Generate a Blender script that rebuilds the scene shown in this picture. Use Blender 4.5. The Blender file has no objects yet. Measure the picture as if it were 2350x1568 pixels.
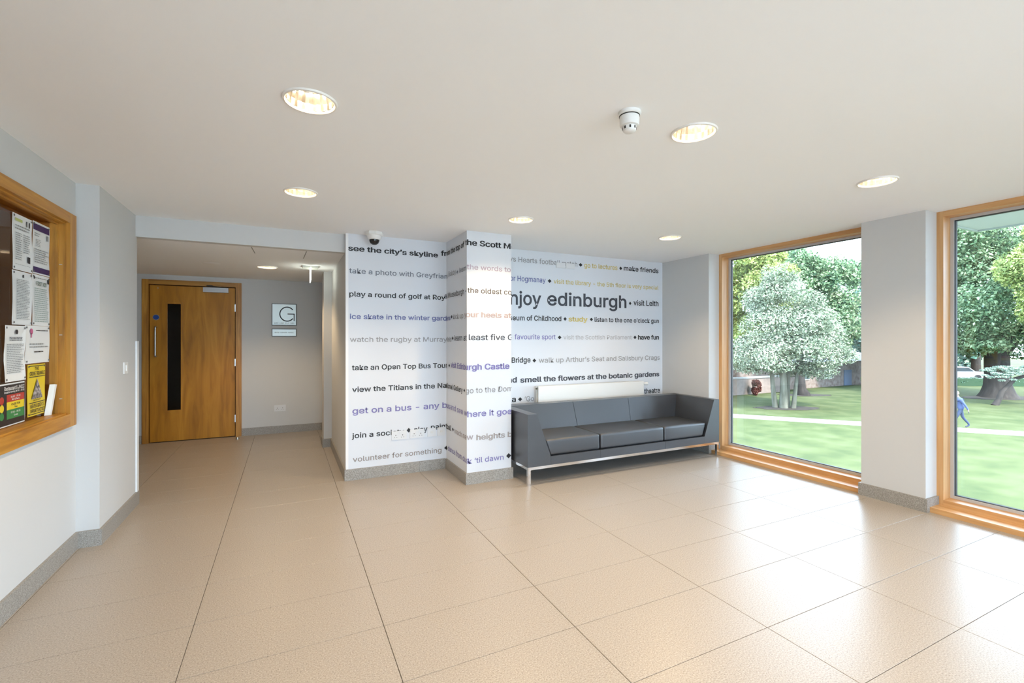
import bpy, bmesh, math, random
import numpy as np
from mathutils import Vector, Matrix
S = bpy.context.scene
C = S.collection
random.seed(7)
PI = math.pi

# ------------------------------------------------------------------ camera, sky, sun, exposure
cam_data = bpy.data.cameras.new('camera')
cam_data.sensor_fit = 'HORIZONTAL'
cam_data.sensor_width = 36.0
cam_data.lens = 16.32
cam_data.shift_y = -0.0029
cam_data.clip_start = 0.05
cam_data.clip_end = 400
cam = bpy.data.objects.new('camera', cam_data)
cam.location = (0, 0, 1.35)
cam.rotation_euler = (PI / 2, 0, -0.45244)
C.objects.link(cam)
S.camera = cam

w = bpy.data.worlds.new('overcast_sky')
S.world = w
w.use_nodes = True
wn = w.node_tree
wn.nodes['Background'].inputs[0].default_value = (0.58, 0.79, 1.0, 1)
wn.nodes['Background'].inputs[1].default_value = 4.6

sun = bpy.data.lights.new('sun', 'SUN')
sun.energy = 4.6
sun.angle = math.radians(6)
sun.color = (1, 0.95, 0.86)
so = bpy.data.objects.new('sun', sun)
so.rotation_euler = Vector((-0.06, -0.66, 0.75)).to_track_quat('Z', 'Y').to_euler()
C.objects.link(so)

for (y0, y1) in ((2.29, 3.90), (0.23, 1.84), (-1.84, -0.23)):      # sky portals in the window openings
    a = bpy.data.lights.new('window_portal', 'AREA')
    a.shape = 'RECTANGLE'
    a.size = 2.3
    a.size_y = y1 - y0
    a.cycles.is_portal = True
    ao = bpy.data.objects.new('window_portal', a)
    ao.location = (4.86, (y0 + y1) / 2, 1.2)
    ao.rotation_euler = (0, PI / 2, 0)
    C.objects.link(ao)

a = bpy.data.lights.new('window_portal', 'AREA')
a.shape = 'RECTANGLE'
a.size = 5.0
a.size_y = 2.2
a.cycles.is_portal = True
ao = bpy.data.objects.new('window_portal', a)
ao.location = (1.7, -3.1, 1.2)
ao.rotation_euler = (PI / 2, 0, 0)
C.objects.link(ao)
LAMP_W = 22.0
LAMP_COL = (1.0, 0.74, 0.44)
S.view_settings.view_transform = 'Standard'
S.view_settings.look = 'None'
S.view_settings.exposure = 1.56
S.view_settings.gamma = 1.0
S.view_settings.use_curve_mapping = False

# ------------------------------------------------------------------ materials
MATS = {}
def mat(name, col=(0.8, 0.8, 0.8), rough=0.6, metal=0.0, spec=0.5, emit=None, estr=0.0, bump=None, vary=None, coat=0.0):
    """plain principled; vary=(scale, amount) adds fine noise to the colour, bump=(scale, strength) fine relief"""
    if name in MATS:
        return MATS[name]
    m = bpy.data.materials.new(name)
    m.use_nodes = True
    nt = m.node_tree
    b = nt.nodes['Principled BSDF']
    b.inputs['Base Color'].default_value = (*col, 1)
    b.inputs['Roughness'].default_value = rough
    b.inputs['Metallic'].default_value = metal
    b.inputs['Specular IOR Level'].default_value = spec
    b.inputs['Coat Weight'].default_value = coat
    b.inputs['Coat Roughness'].default_value = 0.32
    if emit:
        b.inputs['Emission Color'].default_value = (*emit, 1)
        b.inputs['Emission Strength'].default_value = estr
    if vary or bump:
        tc = nt.nodes.new('ShaderNodeTexCoord')
    if vary:
        n = nt.nodes.new('ShaderNodeTexNoise')
        n.inputs['Scale'].default_value = vary[0]
        n.inputs['Detail'].default_value = 4
        nt.links.new(tc.outputs['Object'], n.inputs['Vector'])
        r = nt.nodes.new('ShaderNodeMapRange')
        r.inputs['From Min'].default_value = 0.3
        r.inputs['From Max'].default_value = 0.7
        r.inputs['To Min'].default_value = 1 - vary[1]
        r.inputs['To Max'].default_value = 1 + vary[1]
        nt.links.new(n.outputs['Fac'], r.inputs['Value'])
        mx = nt.nodes.new('ShaderNodeVectorMath')
        mx.operation = 'SCALE'
        mx.inputs[0].default_value = col
        nt.links.new(r.outputs[0], mx.inputs['Scale'])
        nt.links.new(mx.outputs[0], b.inputs['Base Color'])
    if bump:
        n2 = nt.nodes.new('ShaderNodeTexNoise')
        n2.inputs['Scale'].default_value = bump[0]
        n2.inputs['Detail'].default_value = 3
        nt.links.new(tc.outputs['Object'], n2.inputs['Vector'])
        bp = nt.nodes.new('ShaderNodeBump')
        bp.inputs['Strength'].default_value = bump[1]
        bp.inputs['Distance'].default_value = 0.01
        nt.links.new(n2.outputs['Fac'], bp.inputs['Height'])
        nt.links.new(bp.outputs[0], b.inputs['Normal'])
    MATS[name] = m
    return m

def ramp_mat(name, stops, scale, rough=0.6, stretch=(1, 1, 1), distortion=0.0, detail=5, tex='noise', bump=0.0, spec=0.5, island=0.0):
    """noise or voronoi through a colour ramp; stretch scales the object coordinates per axis"""
    if name in MATS:
        return MATS[name]
    m = bpy.data.materials.new(name)
    m.use_nodes = True
    nt = m.node_tree
    b = nt.nodes['Principled BSDF']
    b.inputs['Roughness'].default_value = rough
    b.inputs['Specular IOR Level'].default_value = spec
    tc = nt.nodes.new('ShaderNodeTexCoord')
    mp = nt.nodes.new('ShaderNodeMapping')
    mp.inputs['Scale'].default_value = stretch
    nt.links.new(tc.outputs['Object'], mp.inputs['Vector'])
    n = nt.nodes.new('ShaderNodeTexNoise')
    n.inputs['Scale'].default_value = scale
    n.inputs['Detail'].default_value = detail
    n.inputs['Distortion'].default_value = distortion
    nt.links.new(mp.outputs[0], n.inputs['Vector'])
    fac = n.outputs['Fac']
    if island:
        g = nt.nodes.new('ShaderNodeNewGeometry')
        mm = nt.nodes.new('ShaderNodeMix')
        mm.inputs[0].default_value = island
        nt.links.new(fac, mm.inputs[2])
        nt.links.new(g.outputs['Random Per Island'], mm.inputs[3])
        fac = mm.outputs[0]
    r = nt.nodes.new('ShaderNodeValToRGB')
    els = r.color_ramp.elements
    while len(els) < len(stops):
        els.new(0.5)
    for e, (p, c) in zip(els, stops):
        e.position = p
        e.color = (*c, 1)
    nt.links.new(fac, r.inputs[0])
    nt.links.new(r.outputs[0], b.inputs['Base Color'])
    if bump:
        bp = nt.nodes.new('ShaderNodeBump')
        bp.inputs['Strength'].default_value = bump
        bp.inputs['Distance'].default_value = 0.01
        nt.links.new(n.outputs['Fac'], bp.inputs['Height'])
        nt.links.new(bp.outputs[0], b.inputs['Normal'])
    MATS[name] = m
    return m

paint = mat('grey_wall_paint', (0.60, 0.60, 0.59), 0.75, bump=(60, 0.03))
wallpaper = mat('white_wallpaper', (0.68, 0.71, 0.755), 0.6)
ceil_paint = mat('ceiling_paint', (0.92, 0.935, 0.95), 0.9)
stone_stops = [(0.28, (0.22, 0.19, 0.16)), (0.42, (0.345, 0.30, 0.255)), (0.58, (0.405, 0.36, 0.31)), (0.74, (0.54, 0.49, 0.43))]
tile_m = ramp_mat('speckled_stone_tile', stone_stops, 170, rough=0.33, detail=3, bump=0.015)
skirt_m = ramp_mat('speckled_stone_skirting', [(0.28, (0.17, 0.155, 0.135)), (0.5, (0.31, 0.29, 0.26)), (0.72, (0.46, 0.435, 0.40))], 190, rough=0.5, detail=3)
grout = mat('dark_grout', (0.10, 0.085, 0.07), 0.9)
def oak(axis, tone=1.0, nm='oak'):
    st = [1, 1, 1]
    st['xyz'.index(axis)] = 0.06
    t = tone
    return ramp_mat('%s_grain_%s' % (nm, axis), [(0.25, (0.27 * t, 0.105 * t, 0.012 * t)), (0.5, (0.45 * t, 0.20 * t, 0.022 * t)), (0.75, (0.60 * t, 0.30 * t, 0.045 * t))],
                    34, rough=0.42, stretch=st, distortion=0.6, detail=6, bump=0.02)
def pine(axis):
    st = [1, 1, 1]
    st['xyz'.index(axis)] = 0.05
    return ramp_mat('window_timber_%s' % axis, [(0.25, (0.50, 0.25, 0.085)), (0.55, (0.64, 0.36, 0.15)), (0.8, (0.72, 0.45, 0.22))],
                    30, rough=0.4, stretch=st, distortion=0.4, detail=5)
leather = mat('black_leather', (0.012, 0.015, 0.021), 0.5, spec=1.0, coat=0.6, bump=(160, 0.04))
chrome = mat('polished_chrome', (0.82, 0.83, 0.85), 0.12, 1.0)
steel = mat('brushed_steel', (0.62, 0.62, 0.60), 0.35, 1.0)
white_plastic = mat('white_plastic', (0.80, 0.80, 0.78), 0.35)
dark_plastic = mat('black_plastic', (0.02, 0.02, 0.022), 0.25)
dark_gap = mat('dark_gap', (0.02, 0.018, 0.015), 0.8)
enamel = mat('white_enamel', (0.80, 0.80, 0.77), 0.35)
paper_m = mat('white_paper', (0.74, 0.75, 0.74), 0.8)
ink = mat('black_ink', (0.03, 0.03, 0.035), 0.7)
grey_ink = mat('grey_ink', (0.30, 0.31, 0.31), 0.7)

def glass_mat(name, tint=(0.99, 0.982, 0.98)):
    m = bpy.data.materials.new(name)
    m.use_nodes = True
    nt = m.node_tree
    nt.nodes.clear()
    o = nt.nodes.new('ShaderNodeOutputMaterial')
    t = nt.nodes.new('ShaderNodeBsdfTransparent')
    t.inputs[0].default_value = (*tint, 1)
    g = nt.nodes.new('ShaderNodeBsdfGlossy')
    g.inputs['Roughness'].default_value = 0.0
    f = nt.nodes.new('ShaderNodeFresnel')
    f.inputs[0].default_value = 1.45
    mx = nt.nodes.new('ShaderNodeMixShader')
    nt.links.new(f.outputs[0], mx.inputs[0])
    nt.links.new(t.outputs[0], mx.inputs[1])
    nt.links.new(g.outputs[0], mx.inputs[2])
    nt.links.new(mx.outputs[0], o.inputs[0])
    return m
clear_glass = glass_mat('window_glass')
INKS = dict(black=(0.012, 0.012, 0.015), slate=(0.16, 0.18, 0.22), grey=(0.30, 0.30, 0.31), mauve=(0.42, 0.34, 0.42), brown=(0.07, 0.055, 0.05),
            blue=(0.12, 0.14, 0.34), rose=(0.46, 0.37, 0.36), dark=(0.05, 0.055, 0.07), purple=(0.20, 0.18, 0.42), rosegrey=(0.34, 0.30, 0.31),
            greybrown=(0.36, 0.33, 0.32), taupe=(0.28, 0.24, 0.22), yellow=(0.62, 0.50, 0.16), lightgrey=(0.46, 0.46, 0.48))
def ink_mat(c):
    return mat('lettering_' + c, INKS[c], 0.6)

# ------------------------------------------------------------------ mesh helpers
class MB:
    def __init__(self):
        self.bm = bmesh.new()
    def box(self, x0, x1, y0, y1, z0, z1):
        v = [self.bm.verts.new(p) for p in ((x0, y0, z0), (x1, y0, z0), (x1, y1, z0), (x0, y1, z0), (x0, y0, z1), (x1, y0, z1), (x1, y1, z1), (x0, y1, z1))]
        for f in ((0, 3, 2, 1), (4, 5, 6, 7), (0, 1, 5, 4), (1, 2, 6, 5), (2, 3, 7, 6), (3, 0, 4, 7)):
            self.bm.faces.new([v[i] for i in f])
        return self
    def hexa(self, pts):          # 8 points ordered like box()
        v = [self.bm.verts.new(p) for p in pts]
        for f in ((0, 3, 2, 1), (4, 5, 6, 7), (0, 1, 5, 4), (1, 2, 6, 5), (2, 3, 7, 6), (3, 0, 4, 7)):
            self.bm.faces.new([v[i] for i in f])
        return self
    def poly(self, pts):
        self.bm.faces.new([self.bm.verts.new(p) for p in pts])
        return self
    def prism(self, pts, vec):
        a = [self.bm.verts.new(p) for p in pts]
        b = [self.bm.verts.new(Vector(p) + Vector(vec)) for p in pts]
        n = len(a)
        self.bm.faces.new(a[::-1])
        self.bm.faces.new(b)
        for i in range(n):
            self.bm.faces.new((a[i], a[(i + 1) % n], b[(i + 1) % n], b[i]))
        return self
    def lathe(self, prof, c=(0, 0, 0), seg=32, axis='z', closed=False):
        """prof: (radius, height) list revolved about an axis through c"""
        rings = []
        for r, h in prof:
            ring = []
            if r < 1e-6:
                ring = [self.bm.verts.new(self._ax(0, 0, h, c, axis))]
            else:
                for k in range(seg):
                    t = 2 * PI * k / seg
                    ring.append(self.bm.verts.new(self._ax(r * math.cos(t), r * math.sin(t), h, c, axis)))
            rings.append(ring)
        for a, b in zip(rings, rings[1:]):
            for k in range(seg):
                k2 = (k + 1) % seg
                if len(a) == 1 and len(b) == 1:
                    continue
                if len(a) == 1:
                    self.bm.faces.new((a[0], b[k], b[k2]))
                elif len(b) == 1:
                    self.bm.faces.new((a[k], b[0], a[k2]))
                else:
                    self.bm.faces.new((a[k], b[k], b[k2], a[k2]))
        return self
    def _ax(self, x, y, h, c, axis):
        if axis == 'z':
            p = (x, y, h)
        elif axis == 'y':
            p = (x, h, y)
        else:
            p = (h, x, y)
        return (p[0] + c[0], p[1] + c[1], p[2] + c[2])
    def tube(self, pts, radii, seg=10):
        pts = [Vector(p) for p in pts]
        if not isinstance(radii, (list, tuple)):
            radii = [radii] * len(pts)
        rings = []
        for i, p in enumerate(pts):
            d = (pts[min(i + 1, len(pts) - 1)] - pts[max(i - 1, 0)]).normalized()
            s = d.cross(Vector((0, 0, 1)))
            if s.length < 0.1:
                s = d.cross(Vector((1, 0, 0)))
            s.normalize()
            t = d.cross(s)
            rings.append([self.bm.verts.new(p + (s * math.cos(2 * PI * k / seg) + t * math.sin(2 * PI * k / seg)) * radii[i]) for k in range(seg)])
        for a, b in zip(rings, rings[1:]):
            for k in range(seg):
                self.bm.faces.new((a[k], a[(k + 1) % seg], b[(k + 1) % seg], b[k]))
        self.bm.faces.new(rings[0][::-1])
        self.bm.faces.new(rings[-1])
        return self
    def build(self, name, m, parent=None, bevel=0.0, seg=2, smooth=False, recalc=True, angle=40):
        bm = self.bm
        if bevel:
            bmesh.ops.bevel(bm, geom=[e for e in bm.edges if e.calc_face_angle(0) > 0.4], offset=bevel, segments=seg, affect='EDGES', profile=0.5, clamp_overlap=True)
        if recalc:
            bmesh.ops.recalc_face_normals(bm, faces=bm.faces)
        me = bpy.data.meshes.new(name)
        bm.to_mesh(me)
        bm.free()
        ms = m if isinstance(m, (list, tuple)) else [m]
        for x in ms:
            me.materials.append(x)
        o = bpy.data.objects.new(name, me)
        C.objects.link(o)
        if parent is not None:
            o.parent = parent
            o.matrix_parent_inverse = parent_inv(parent)
        if smooth:
            me.polygons.foreach_set('use_smooth', [True] * len(me.polygons))
            me.set_sharp_from_angle(angle=math.radians(angle))
        return o

def world_of(p):
    m = Matrix.LocRotScale(p.location, p.rotation_euler, p.scale)
    return world_of(p.parent) @ p.matrix_parent_inverse @ m if p.parent else m
def parent_inv(p):
    return world_of(p).inverted()

def tag(o, label=None, cat=None, group=None, kind=None):
    if label: o['label'] = label
    if cat: o['category'] = cat
    if group: o['group'] = group
    if kind: o['kind'] = kind
    return o
def thing(name, loc, label, cat, group=None, rz=0.0):
    o = bpy.data.objects.new(name, None)
    o.empty_display_size = 0.1
    o.location = loc
    o.rotation_euler = (0, 0, rz)
    C.objects.link(o)
    return tag(o, label, cat, group)
def structure(o, label, cat=None):
    return tag(o, label, cat, kind='structure')
def copy_tree(o, loc, label=None):
    r = o.copy(); C.objects.link(r); r.location = loc
    if label: r['label'] = label
    for ch in list(o.children):
        c = ch.copy(); C.objects.link(c); c.parent = r
        for g in ch.children:
            d = g.copy(); C.objects.link(d); d.parent = c
    return r
# ------------------------------------------------------------------ the room shell
H = 2.35            # lobby ceiling
HL = 2.18           # lower ceiling of the hall
XW, XE = -1.22, 4.47
YT, XR, YC, XS = 4.65, 1.50, 4.04, 1.955
YB = 7.42

# floor: stone tiles 0.80 x 0.40 on a dark bed, each tile its own piece
fl = MB().box(-2.8, 4.95, -3.2, 7.7, -0.12, -0.0035).build('floor', grout)
structure(fl, 'speckled beige stone tile floor of the lobby')
TX, TY, OX, OY = 0.804, 0.398, 1.2159, 1.8267
tile_cache = {}
def tile_mesh(w_, d_):
    key = (round(w_, 3), round(d_, 3))
    if key not in tile_cache:
        b = MB()
        b.box(0.0014, w_ - 0.0014, 0.0012, d_ - 0.0012, -0.02, 0.0)
        tops = [e for e in b.bm.edges if all(v.co.z > -0.001 for v in e.verts)]
        bmesh.ops.bevel(b.bm, geom=tops, offset=0.0009, segments=1, affect='EDGES')
        me = bpy.data.meshes.new('tile')
        b.bm.to_mesh(me); b.bm.free()
        me.materials.append(tile_m)
        tile_cache[key] = me
    return tile_cache[key]
def lay_tiles(x0, x1, y0, y1):
    i0, i1 = math.floor((x0 - OX) / TX), math.ceil((x1 - OX) / TX)
    j0, j1 = math.floor((y0 - OY) / TY), math.ceil((y1 - OY) / TY)
    for i in range(i0, i1):
        for j in range(j0, j1):
            ax, bx = max(x0, OX + i * TX), min(x1, OX + (i + 1) * TX)
            ay, by = max(y0, OY + j * TY), min(y1, OY + (j + 1) * TY)
            if bx - ax < 0.02 or by - ay < 0.01:
                continue
            o = bpy.data.objects.new('tile', tile_mesh(bx - ax, by - ay))
            o.location = (ax, ay, 0)
            C.objects.link(o)
            o.parent = fl
lay_tiles(XW - 0.02, 4.55, -3.0, YT)
lay_tiles(-2.6, 0.52, YT, YB)

# ceilings: flat slabs with real holes cut for the recessed lamps
LAMPS = [(0.09, 2.13), (1.777, 1.64), (3.38, 1.64), (0.088, 3.48), (1.771, 3.475), (3.41, 3.445), (0.09, -0.25), (1.77, -0.25), (3.38, -0.25), (1.77, -2.0)]
HALL_LAMPS = [(-0.20, 6.08)]
def slab_with_holes(name, x0, x1, y0, y1, z0, z1, holes, r, m):
    o = MB().box(x0, x1, y0, y1, z0, z1).build(name, m)
    cb = MB()
    for hx, hy in holes:
        cb.lathe([(0, z0 - 0.05), (r, z0 - 0.05), (r, z0 + 0.30), (0, z0 + 0.30)], (hx, hy, 0), 40)
    c = cb.build('cutter', m)
    md = o.modifiers.new('cut', 'BOOLEAN')
    md.operation = 'DIFFERENCE'
    md.solver = 'EXACT'
    md.object = c
    dg = bpy.context.evaluated_depsgraph_get()
    dg.update()
    me = bpy.data.meshes.new_from_object(o.evaluated_get(dg))
    o.modifiers.clear()
    o.data = me
    bpy.data.objects.remove(c, do_unlink=True)
    return o
ceil = slab_with_holes('ceiling', -1.3, 4.95, -3.2, 4.78, H, H + 0.02, LAMPS, 0.096, ceil_paint)
structure(ceil, 'smooth off-white lobby ceiling')
ceil2 = slab_with_holes('ceiling_hall', -2.8, 0.55, 4.74, 7.5, HL, HL + 0.02, HALL_LAMPS, 0.096, ceil_paint)
structure(ceil2, 'lower off-white ceiling of the hall to the flat door')
structure(MB().box(-2.9, 5.05, -3.3, 7.7, H + 0.35, H + 0.6).build('roof', mat('roof_concrete', (0.4, 0.4, 0.4), 0.9)), 'building roof slab')
# dark scuff marks on the hall ceiling
for (x, y, dx, dy) in ((-0.28, 4.98, -0.004, 0.18), (0.166, 5.05, 0.004, 0.22)):
    b = MB().box(-0.004, 0.004, -dy, dy, -0.0015, 0)
    o = b.build('scuff_mark', grey_ink); o.location = (x, y, HL); o.rotation_euler[2] = dx * 8
    o.parent = ceil2

# left wall with the glazed hatch opening (y 1.25..3.763, z 0.88..2.06)
HY0, HY1, HZ0, HZ1 = 1.25, 3.763, 0.885, 2.062
b = MB()
b.box(XW - 0.18, XW, -3.0, HY0, 0, H)
b.box(XW - 0.18, XW, HY0, HY1, 0, HZ0)
b.box(XW - 0.18, XW, HY0, HY1, HZ1, H)
b.box(XW - 0.18, XW, HY1, 3.92, 0, H)
structure(b.build('wall_left', paint), 'pale grey wall with the oak framed hatch')
structure(MB().box(-1.40, -1.10, 3.915, 4.76, 0, H).build('wall_left_pier', paint, bevel=0.003), 'pale grey projecting wall end with the light switch')
structure(MB().box(-2.6, -1.38, 4.6, 4.76, 0, H).build('wall_hall_front', paint), 'hall side of the reception wall')
structure(MB().box(-2.8, -2.6, 4.6, 7.6, 0, H).build('wall_hall_left', paint), 'left wall of the hall')
structure(MB().box(-1.12, 0.53, 4.72, 4.80, HL - 0.002, H + 0.02).build('wall_bulkhead', paint), 'pale bulkhead over the hall opening')
# hall end wall with a door opening
DX0, DX1, DZ = -1.655, -0.567, 2.108
b = MB()
b.box(-2.8, DX0, YB, YB + 0.15, 0, H)
b.box(DX1, 0.7, YB, YB + 0.15, 0, H)
b.box(DX0, DX1, YB, YB + 0.15, DZ, H)
structure(b.build('wall_hall_end', paint), 'grey hall end wall beside the oak door')
b = MB()
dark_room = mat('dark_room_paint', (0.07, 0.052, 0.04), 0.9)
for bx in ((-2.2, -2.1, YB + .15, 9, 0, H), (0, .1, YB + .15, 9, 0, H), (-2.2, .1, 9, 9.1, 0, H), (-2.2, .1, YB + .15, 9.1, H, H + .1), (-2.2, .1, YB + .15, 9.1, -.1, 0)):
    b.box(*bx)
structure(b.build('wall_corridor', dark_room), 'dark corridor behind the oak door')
# papered block: faces to the lobby are white, the hall face is grey paint
def two_tone(name, bx, parent=None):
    o = MB().box(*bx).build(name, [wallpaper, paint])
    for p in o.data.polygons:
        c = p.center
        p.material_index = 1 if (p.normal.x < -0.5 and c.x < 0.6) or p.normal.y > 0.5 else 0
    return o
wall_far = structure(two_tone('wall_far', (0.51, 4.80, YT, YB + 0.15, 0, H)), 'white wall papered with lines of lettering')
wall_col = structure(two_tone('wall_column', (XR, XS, YC, YT + 0.01, 0, H)), 'white papered column with lettering')
structure(MB().box(0.418, 0.53, 6.2, 6.5, 0, H).build('wall_hall_jut', paint), 'narrow grey pier in the hall')
structure(MB().box(0.484, 0.53, 6.49, YB + .01, 0, H).build('wall_hall_right', paint), 'right wall of the hall by the end wall')
structure(MB().box(0.506, 0.530, YT - 0.0015, YT + 0.03, 0.105, H).build('trim_1', mat('corner_bead', (0.82, 0.82, 0.82), 0.5)), 'white corner bead of the papered wall')
# window wall piers
structure(MB().box(XE, 4.80, 3.90, YT + 0.01, 0, H).build('wall_right_far_pier', paint), 'grey wall beside the sofa and first window')
structure(MB().box(XE, 4.80, 1.84, 2.29, 0, H).build('wall_right_mid_pier', paint), 'grey pillar between the two windows')
structure(MB().box(XE, 4.80, -0.23, 0.23, 0, H).build('wall_right_near_pier', paint), 'grey pillar beside the second window')
structure(MB().box(XE, 4.95, -3.2, -1.84, 0, H).build('wall_right_back_pier', paint), 'window wall behind the camera')
structure(MB().box(4.78, 4.95, -3.2, 7.5, H, H + 0.36).build('wall_right_head', paint), 'wall over the windows')
structure(MB().box(4.78, 5.0, -3.2, 7.5, -0.5, -0.01).build('wall_right_foot', mat('facade_render', (0.55, 0.54, 0.5), 0.9)), 'facade below the windows')
b = MB()
b.box(-1.42, -0.8, -3.2, -3.0, 0, H); b.box(4.2, 4.95, -3.2, -3.0, 0, H); b.box(-.8, 4.2, -3.2, -3.0, 0, .08)
structure(b.build('wall_back', paint), 'wall behind the camera')

# ---------------- lettering on the papered walls, folded round the corners
FOLDS = [0.99, 1.60, 2.055, 2.665]
def unfold(u, z, off=0.0016):
    if u <= FOLDS[0]: return Vector((0.51 + u, YT - off, z)), wall_far
    if u <= FOLDS[1]: return Vector((XR - off, YT - (u - FOLDS[0]), z)), wall_col
    if u <= FOLDS[2]: return Vector((XR + u - FOLDS[1], YC - off, z)), wall_col
    if u <= FOLDS[3]: return Vector((XS + off, YC + u - FOLDS[2], z)), wall_col
    return Vector((XS + u - FOLDS[3], YT - off, z)), wall_far
FONT = None
try:
    import os
    _p = os.path.join(bpy.utils.system_resource('DATAFILES', path='fonts'), 'Inter.woff2')
    if os.path.exists(_p):
        FONT = bpy.data.fonts.load(_p)          # the font that ships inside Blender
except Exception:
    FONT = None
def text_mesh(s, weight=0.0, res=2):
    cu = bpy.data.curves.new('tmp_text', 'FONT')
    if FONT: cu.font = FONT
    cu.body = s
    cu.resolution_u = res
    cu.offset = weight
    o = bpy.data.objects.new('tmp_text', cu)
    C.objects.link(o)
    dg = bpy.context.evaluated_depsgraph_get()
    dg.update()
    me = bpy.data.meshes.new_from_object(o.evaluated_get(dg))
    bpy.data.objects.remove(o, do_unlink=True)
    bpy.data.curves.remove(cu)
    return me
def mesh_span(me):
    if not me.vertices: return 0, 1
    xs = [v.co.x for v in me.vertices]
    return min(xs), max(xs)
_h = text_mesh('H')
CAP = max(v.co.y for v in _h.vertices)
WEIGHT = {'r': 0.009, 'm': 0.015, 'b': 0.015}
def lettering(s, st, col, u0, u1, z, h, frac):
    if s == '*':
        cz, cu_ = z, (u0 + u1) / 2
        hw = max((u1 - u0) / 2, 0.018)
        hh = min(h / 2, 0.026)
        bm = bmesh.new()
        bm.faces.new([bm.verts.new((cu_ + a * hw, cz + c * hh, 0)) for a, c in ((-1, 0), (0, -1), (1, 0), (0, 1))])
    else:
        me = text_mesh(s, WEIGHT[st])
        a, bb = mesh_span(me)
        ref = bb
        if frac:
            m2 = text_mesh(frac, WEIGHT[st]); ref = mesh_span(m2)[1]
        sx = (u1 - u0) / (ref - a)
        sy = h / CAP * (0.98 if any(c in s for c in 'bdfhklt') else 1)
        bm = bmesh.new()
        bm.from_mesh(me)
        for v in bm.verts:
            v.co = Vector(((v.co.x - a) * sx + u0, v.co.y * sy + z, 0))
        if st == 'b':                               # bold: heavier stems from two slightly shifted copies
            base = bm.faces[:]
            for k, dx in enumerate((-.013, .013)):
                g = bmesh.ops.duplicate(bm, geom=base)
                for v in [q for q in g['geom'] if isinstance(q, bmesh.types.BMVert)]:
                    v.co.x += dx * sx; v.co.z += .0002 * (k + 1)
    for fu in FOLDS:
        if any(v.co.x < fu for v in bm.verts) and any(v.co.x > fu for v in bm.verts):
            bmesh.ops.bisect_plane(bm, geom=bm.verts[:] + bm.edges[:] + bm.faces[:], plane_co=(fu, 0, 0), plane_no=(1, 0, 0), dist=1e-6)
    groups = {}
    for f in bm.faces:
        cx = f.calc_center_median().x
        k = sum(cx > fu for fu in FOLDS)
        groups.setdefault(0 if k == 0 else 2 if k == 4 else 1, []).append(f)
    for k, faces in groups.items():
        vs, fs, par = [], [], None
        for f in faces:
            cx = f.calc_center_median().x
            idx = []
            for v in f.verts:
                uu = min(max(v.co.x, {0: -9, 1: FOLDS[0] + 1e-7, 2: FOLDS[1] + 1e-7, 3: FOLDS[2] + 1e-7, 4: FOLDS[3] + 1e-7}[sum(cx > q for q in FOLDS)]),
                         {0: FOLDS[0], 1: FOLDS[1], 2: FOLDS[2], 3: FOLDS[3], 4: 99}[sum(cx > q for q in FOLDS)])
                pnt, par = unfold(uu, v.co.y, .0016 + v.co.z)
                idx.append(len(vs)); vs.append(tuple(pnt))
            fs.append(idx)
        me2 = bpy.data.meshes.new('lettering')
        me2.from_pydata(vs, [], fs)
        me2.materials.append(ink_mat(col))
        nm = 'diamond_mark' if s == '*' else 'lettering'
        o = bpy.data.objects.new(nm, me2)
        C.objects.link(o)
        o.parent = par
        if s != '*':
            o['label'] = '%s lettering reading %s' % ({'slate': 'grey blue', 'rose': 'pinkish grey', 'rosegrey': 'grey', 'greybrown': 'grey brown', 'taupe': 'brown grey', 'lightgrey': 'light grey', 'dark': 'dark grey', 'mauve': 'mauve'}.get(col, col), s)
    bm.free()
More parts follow.
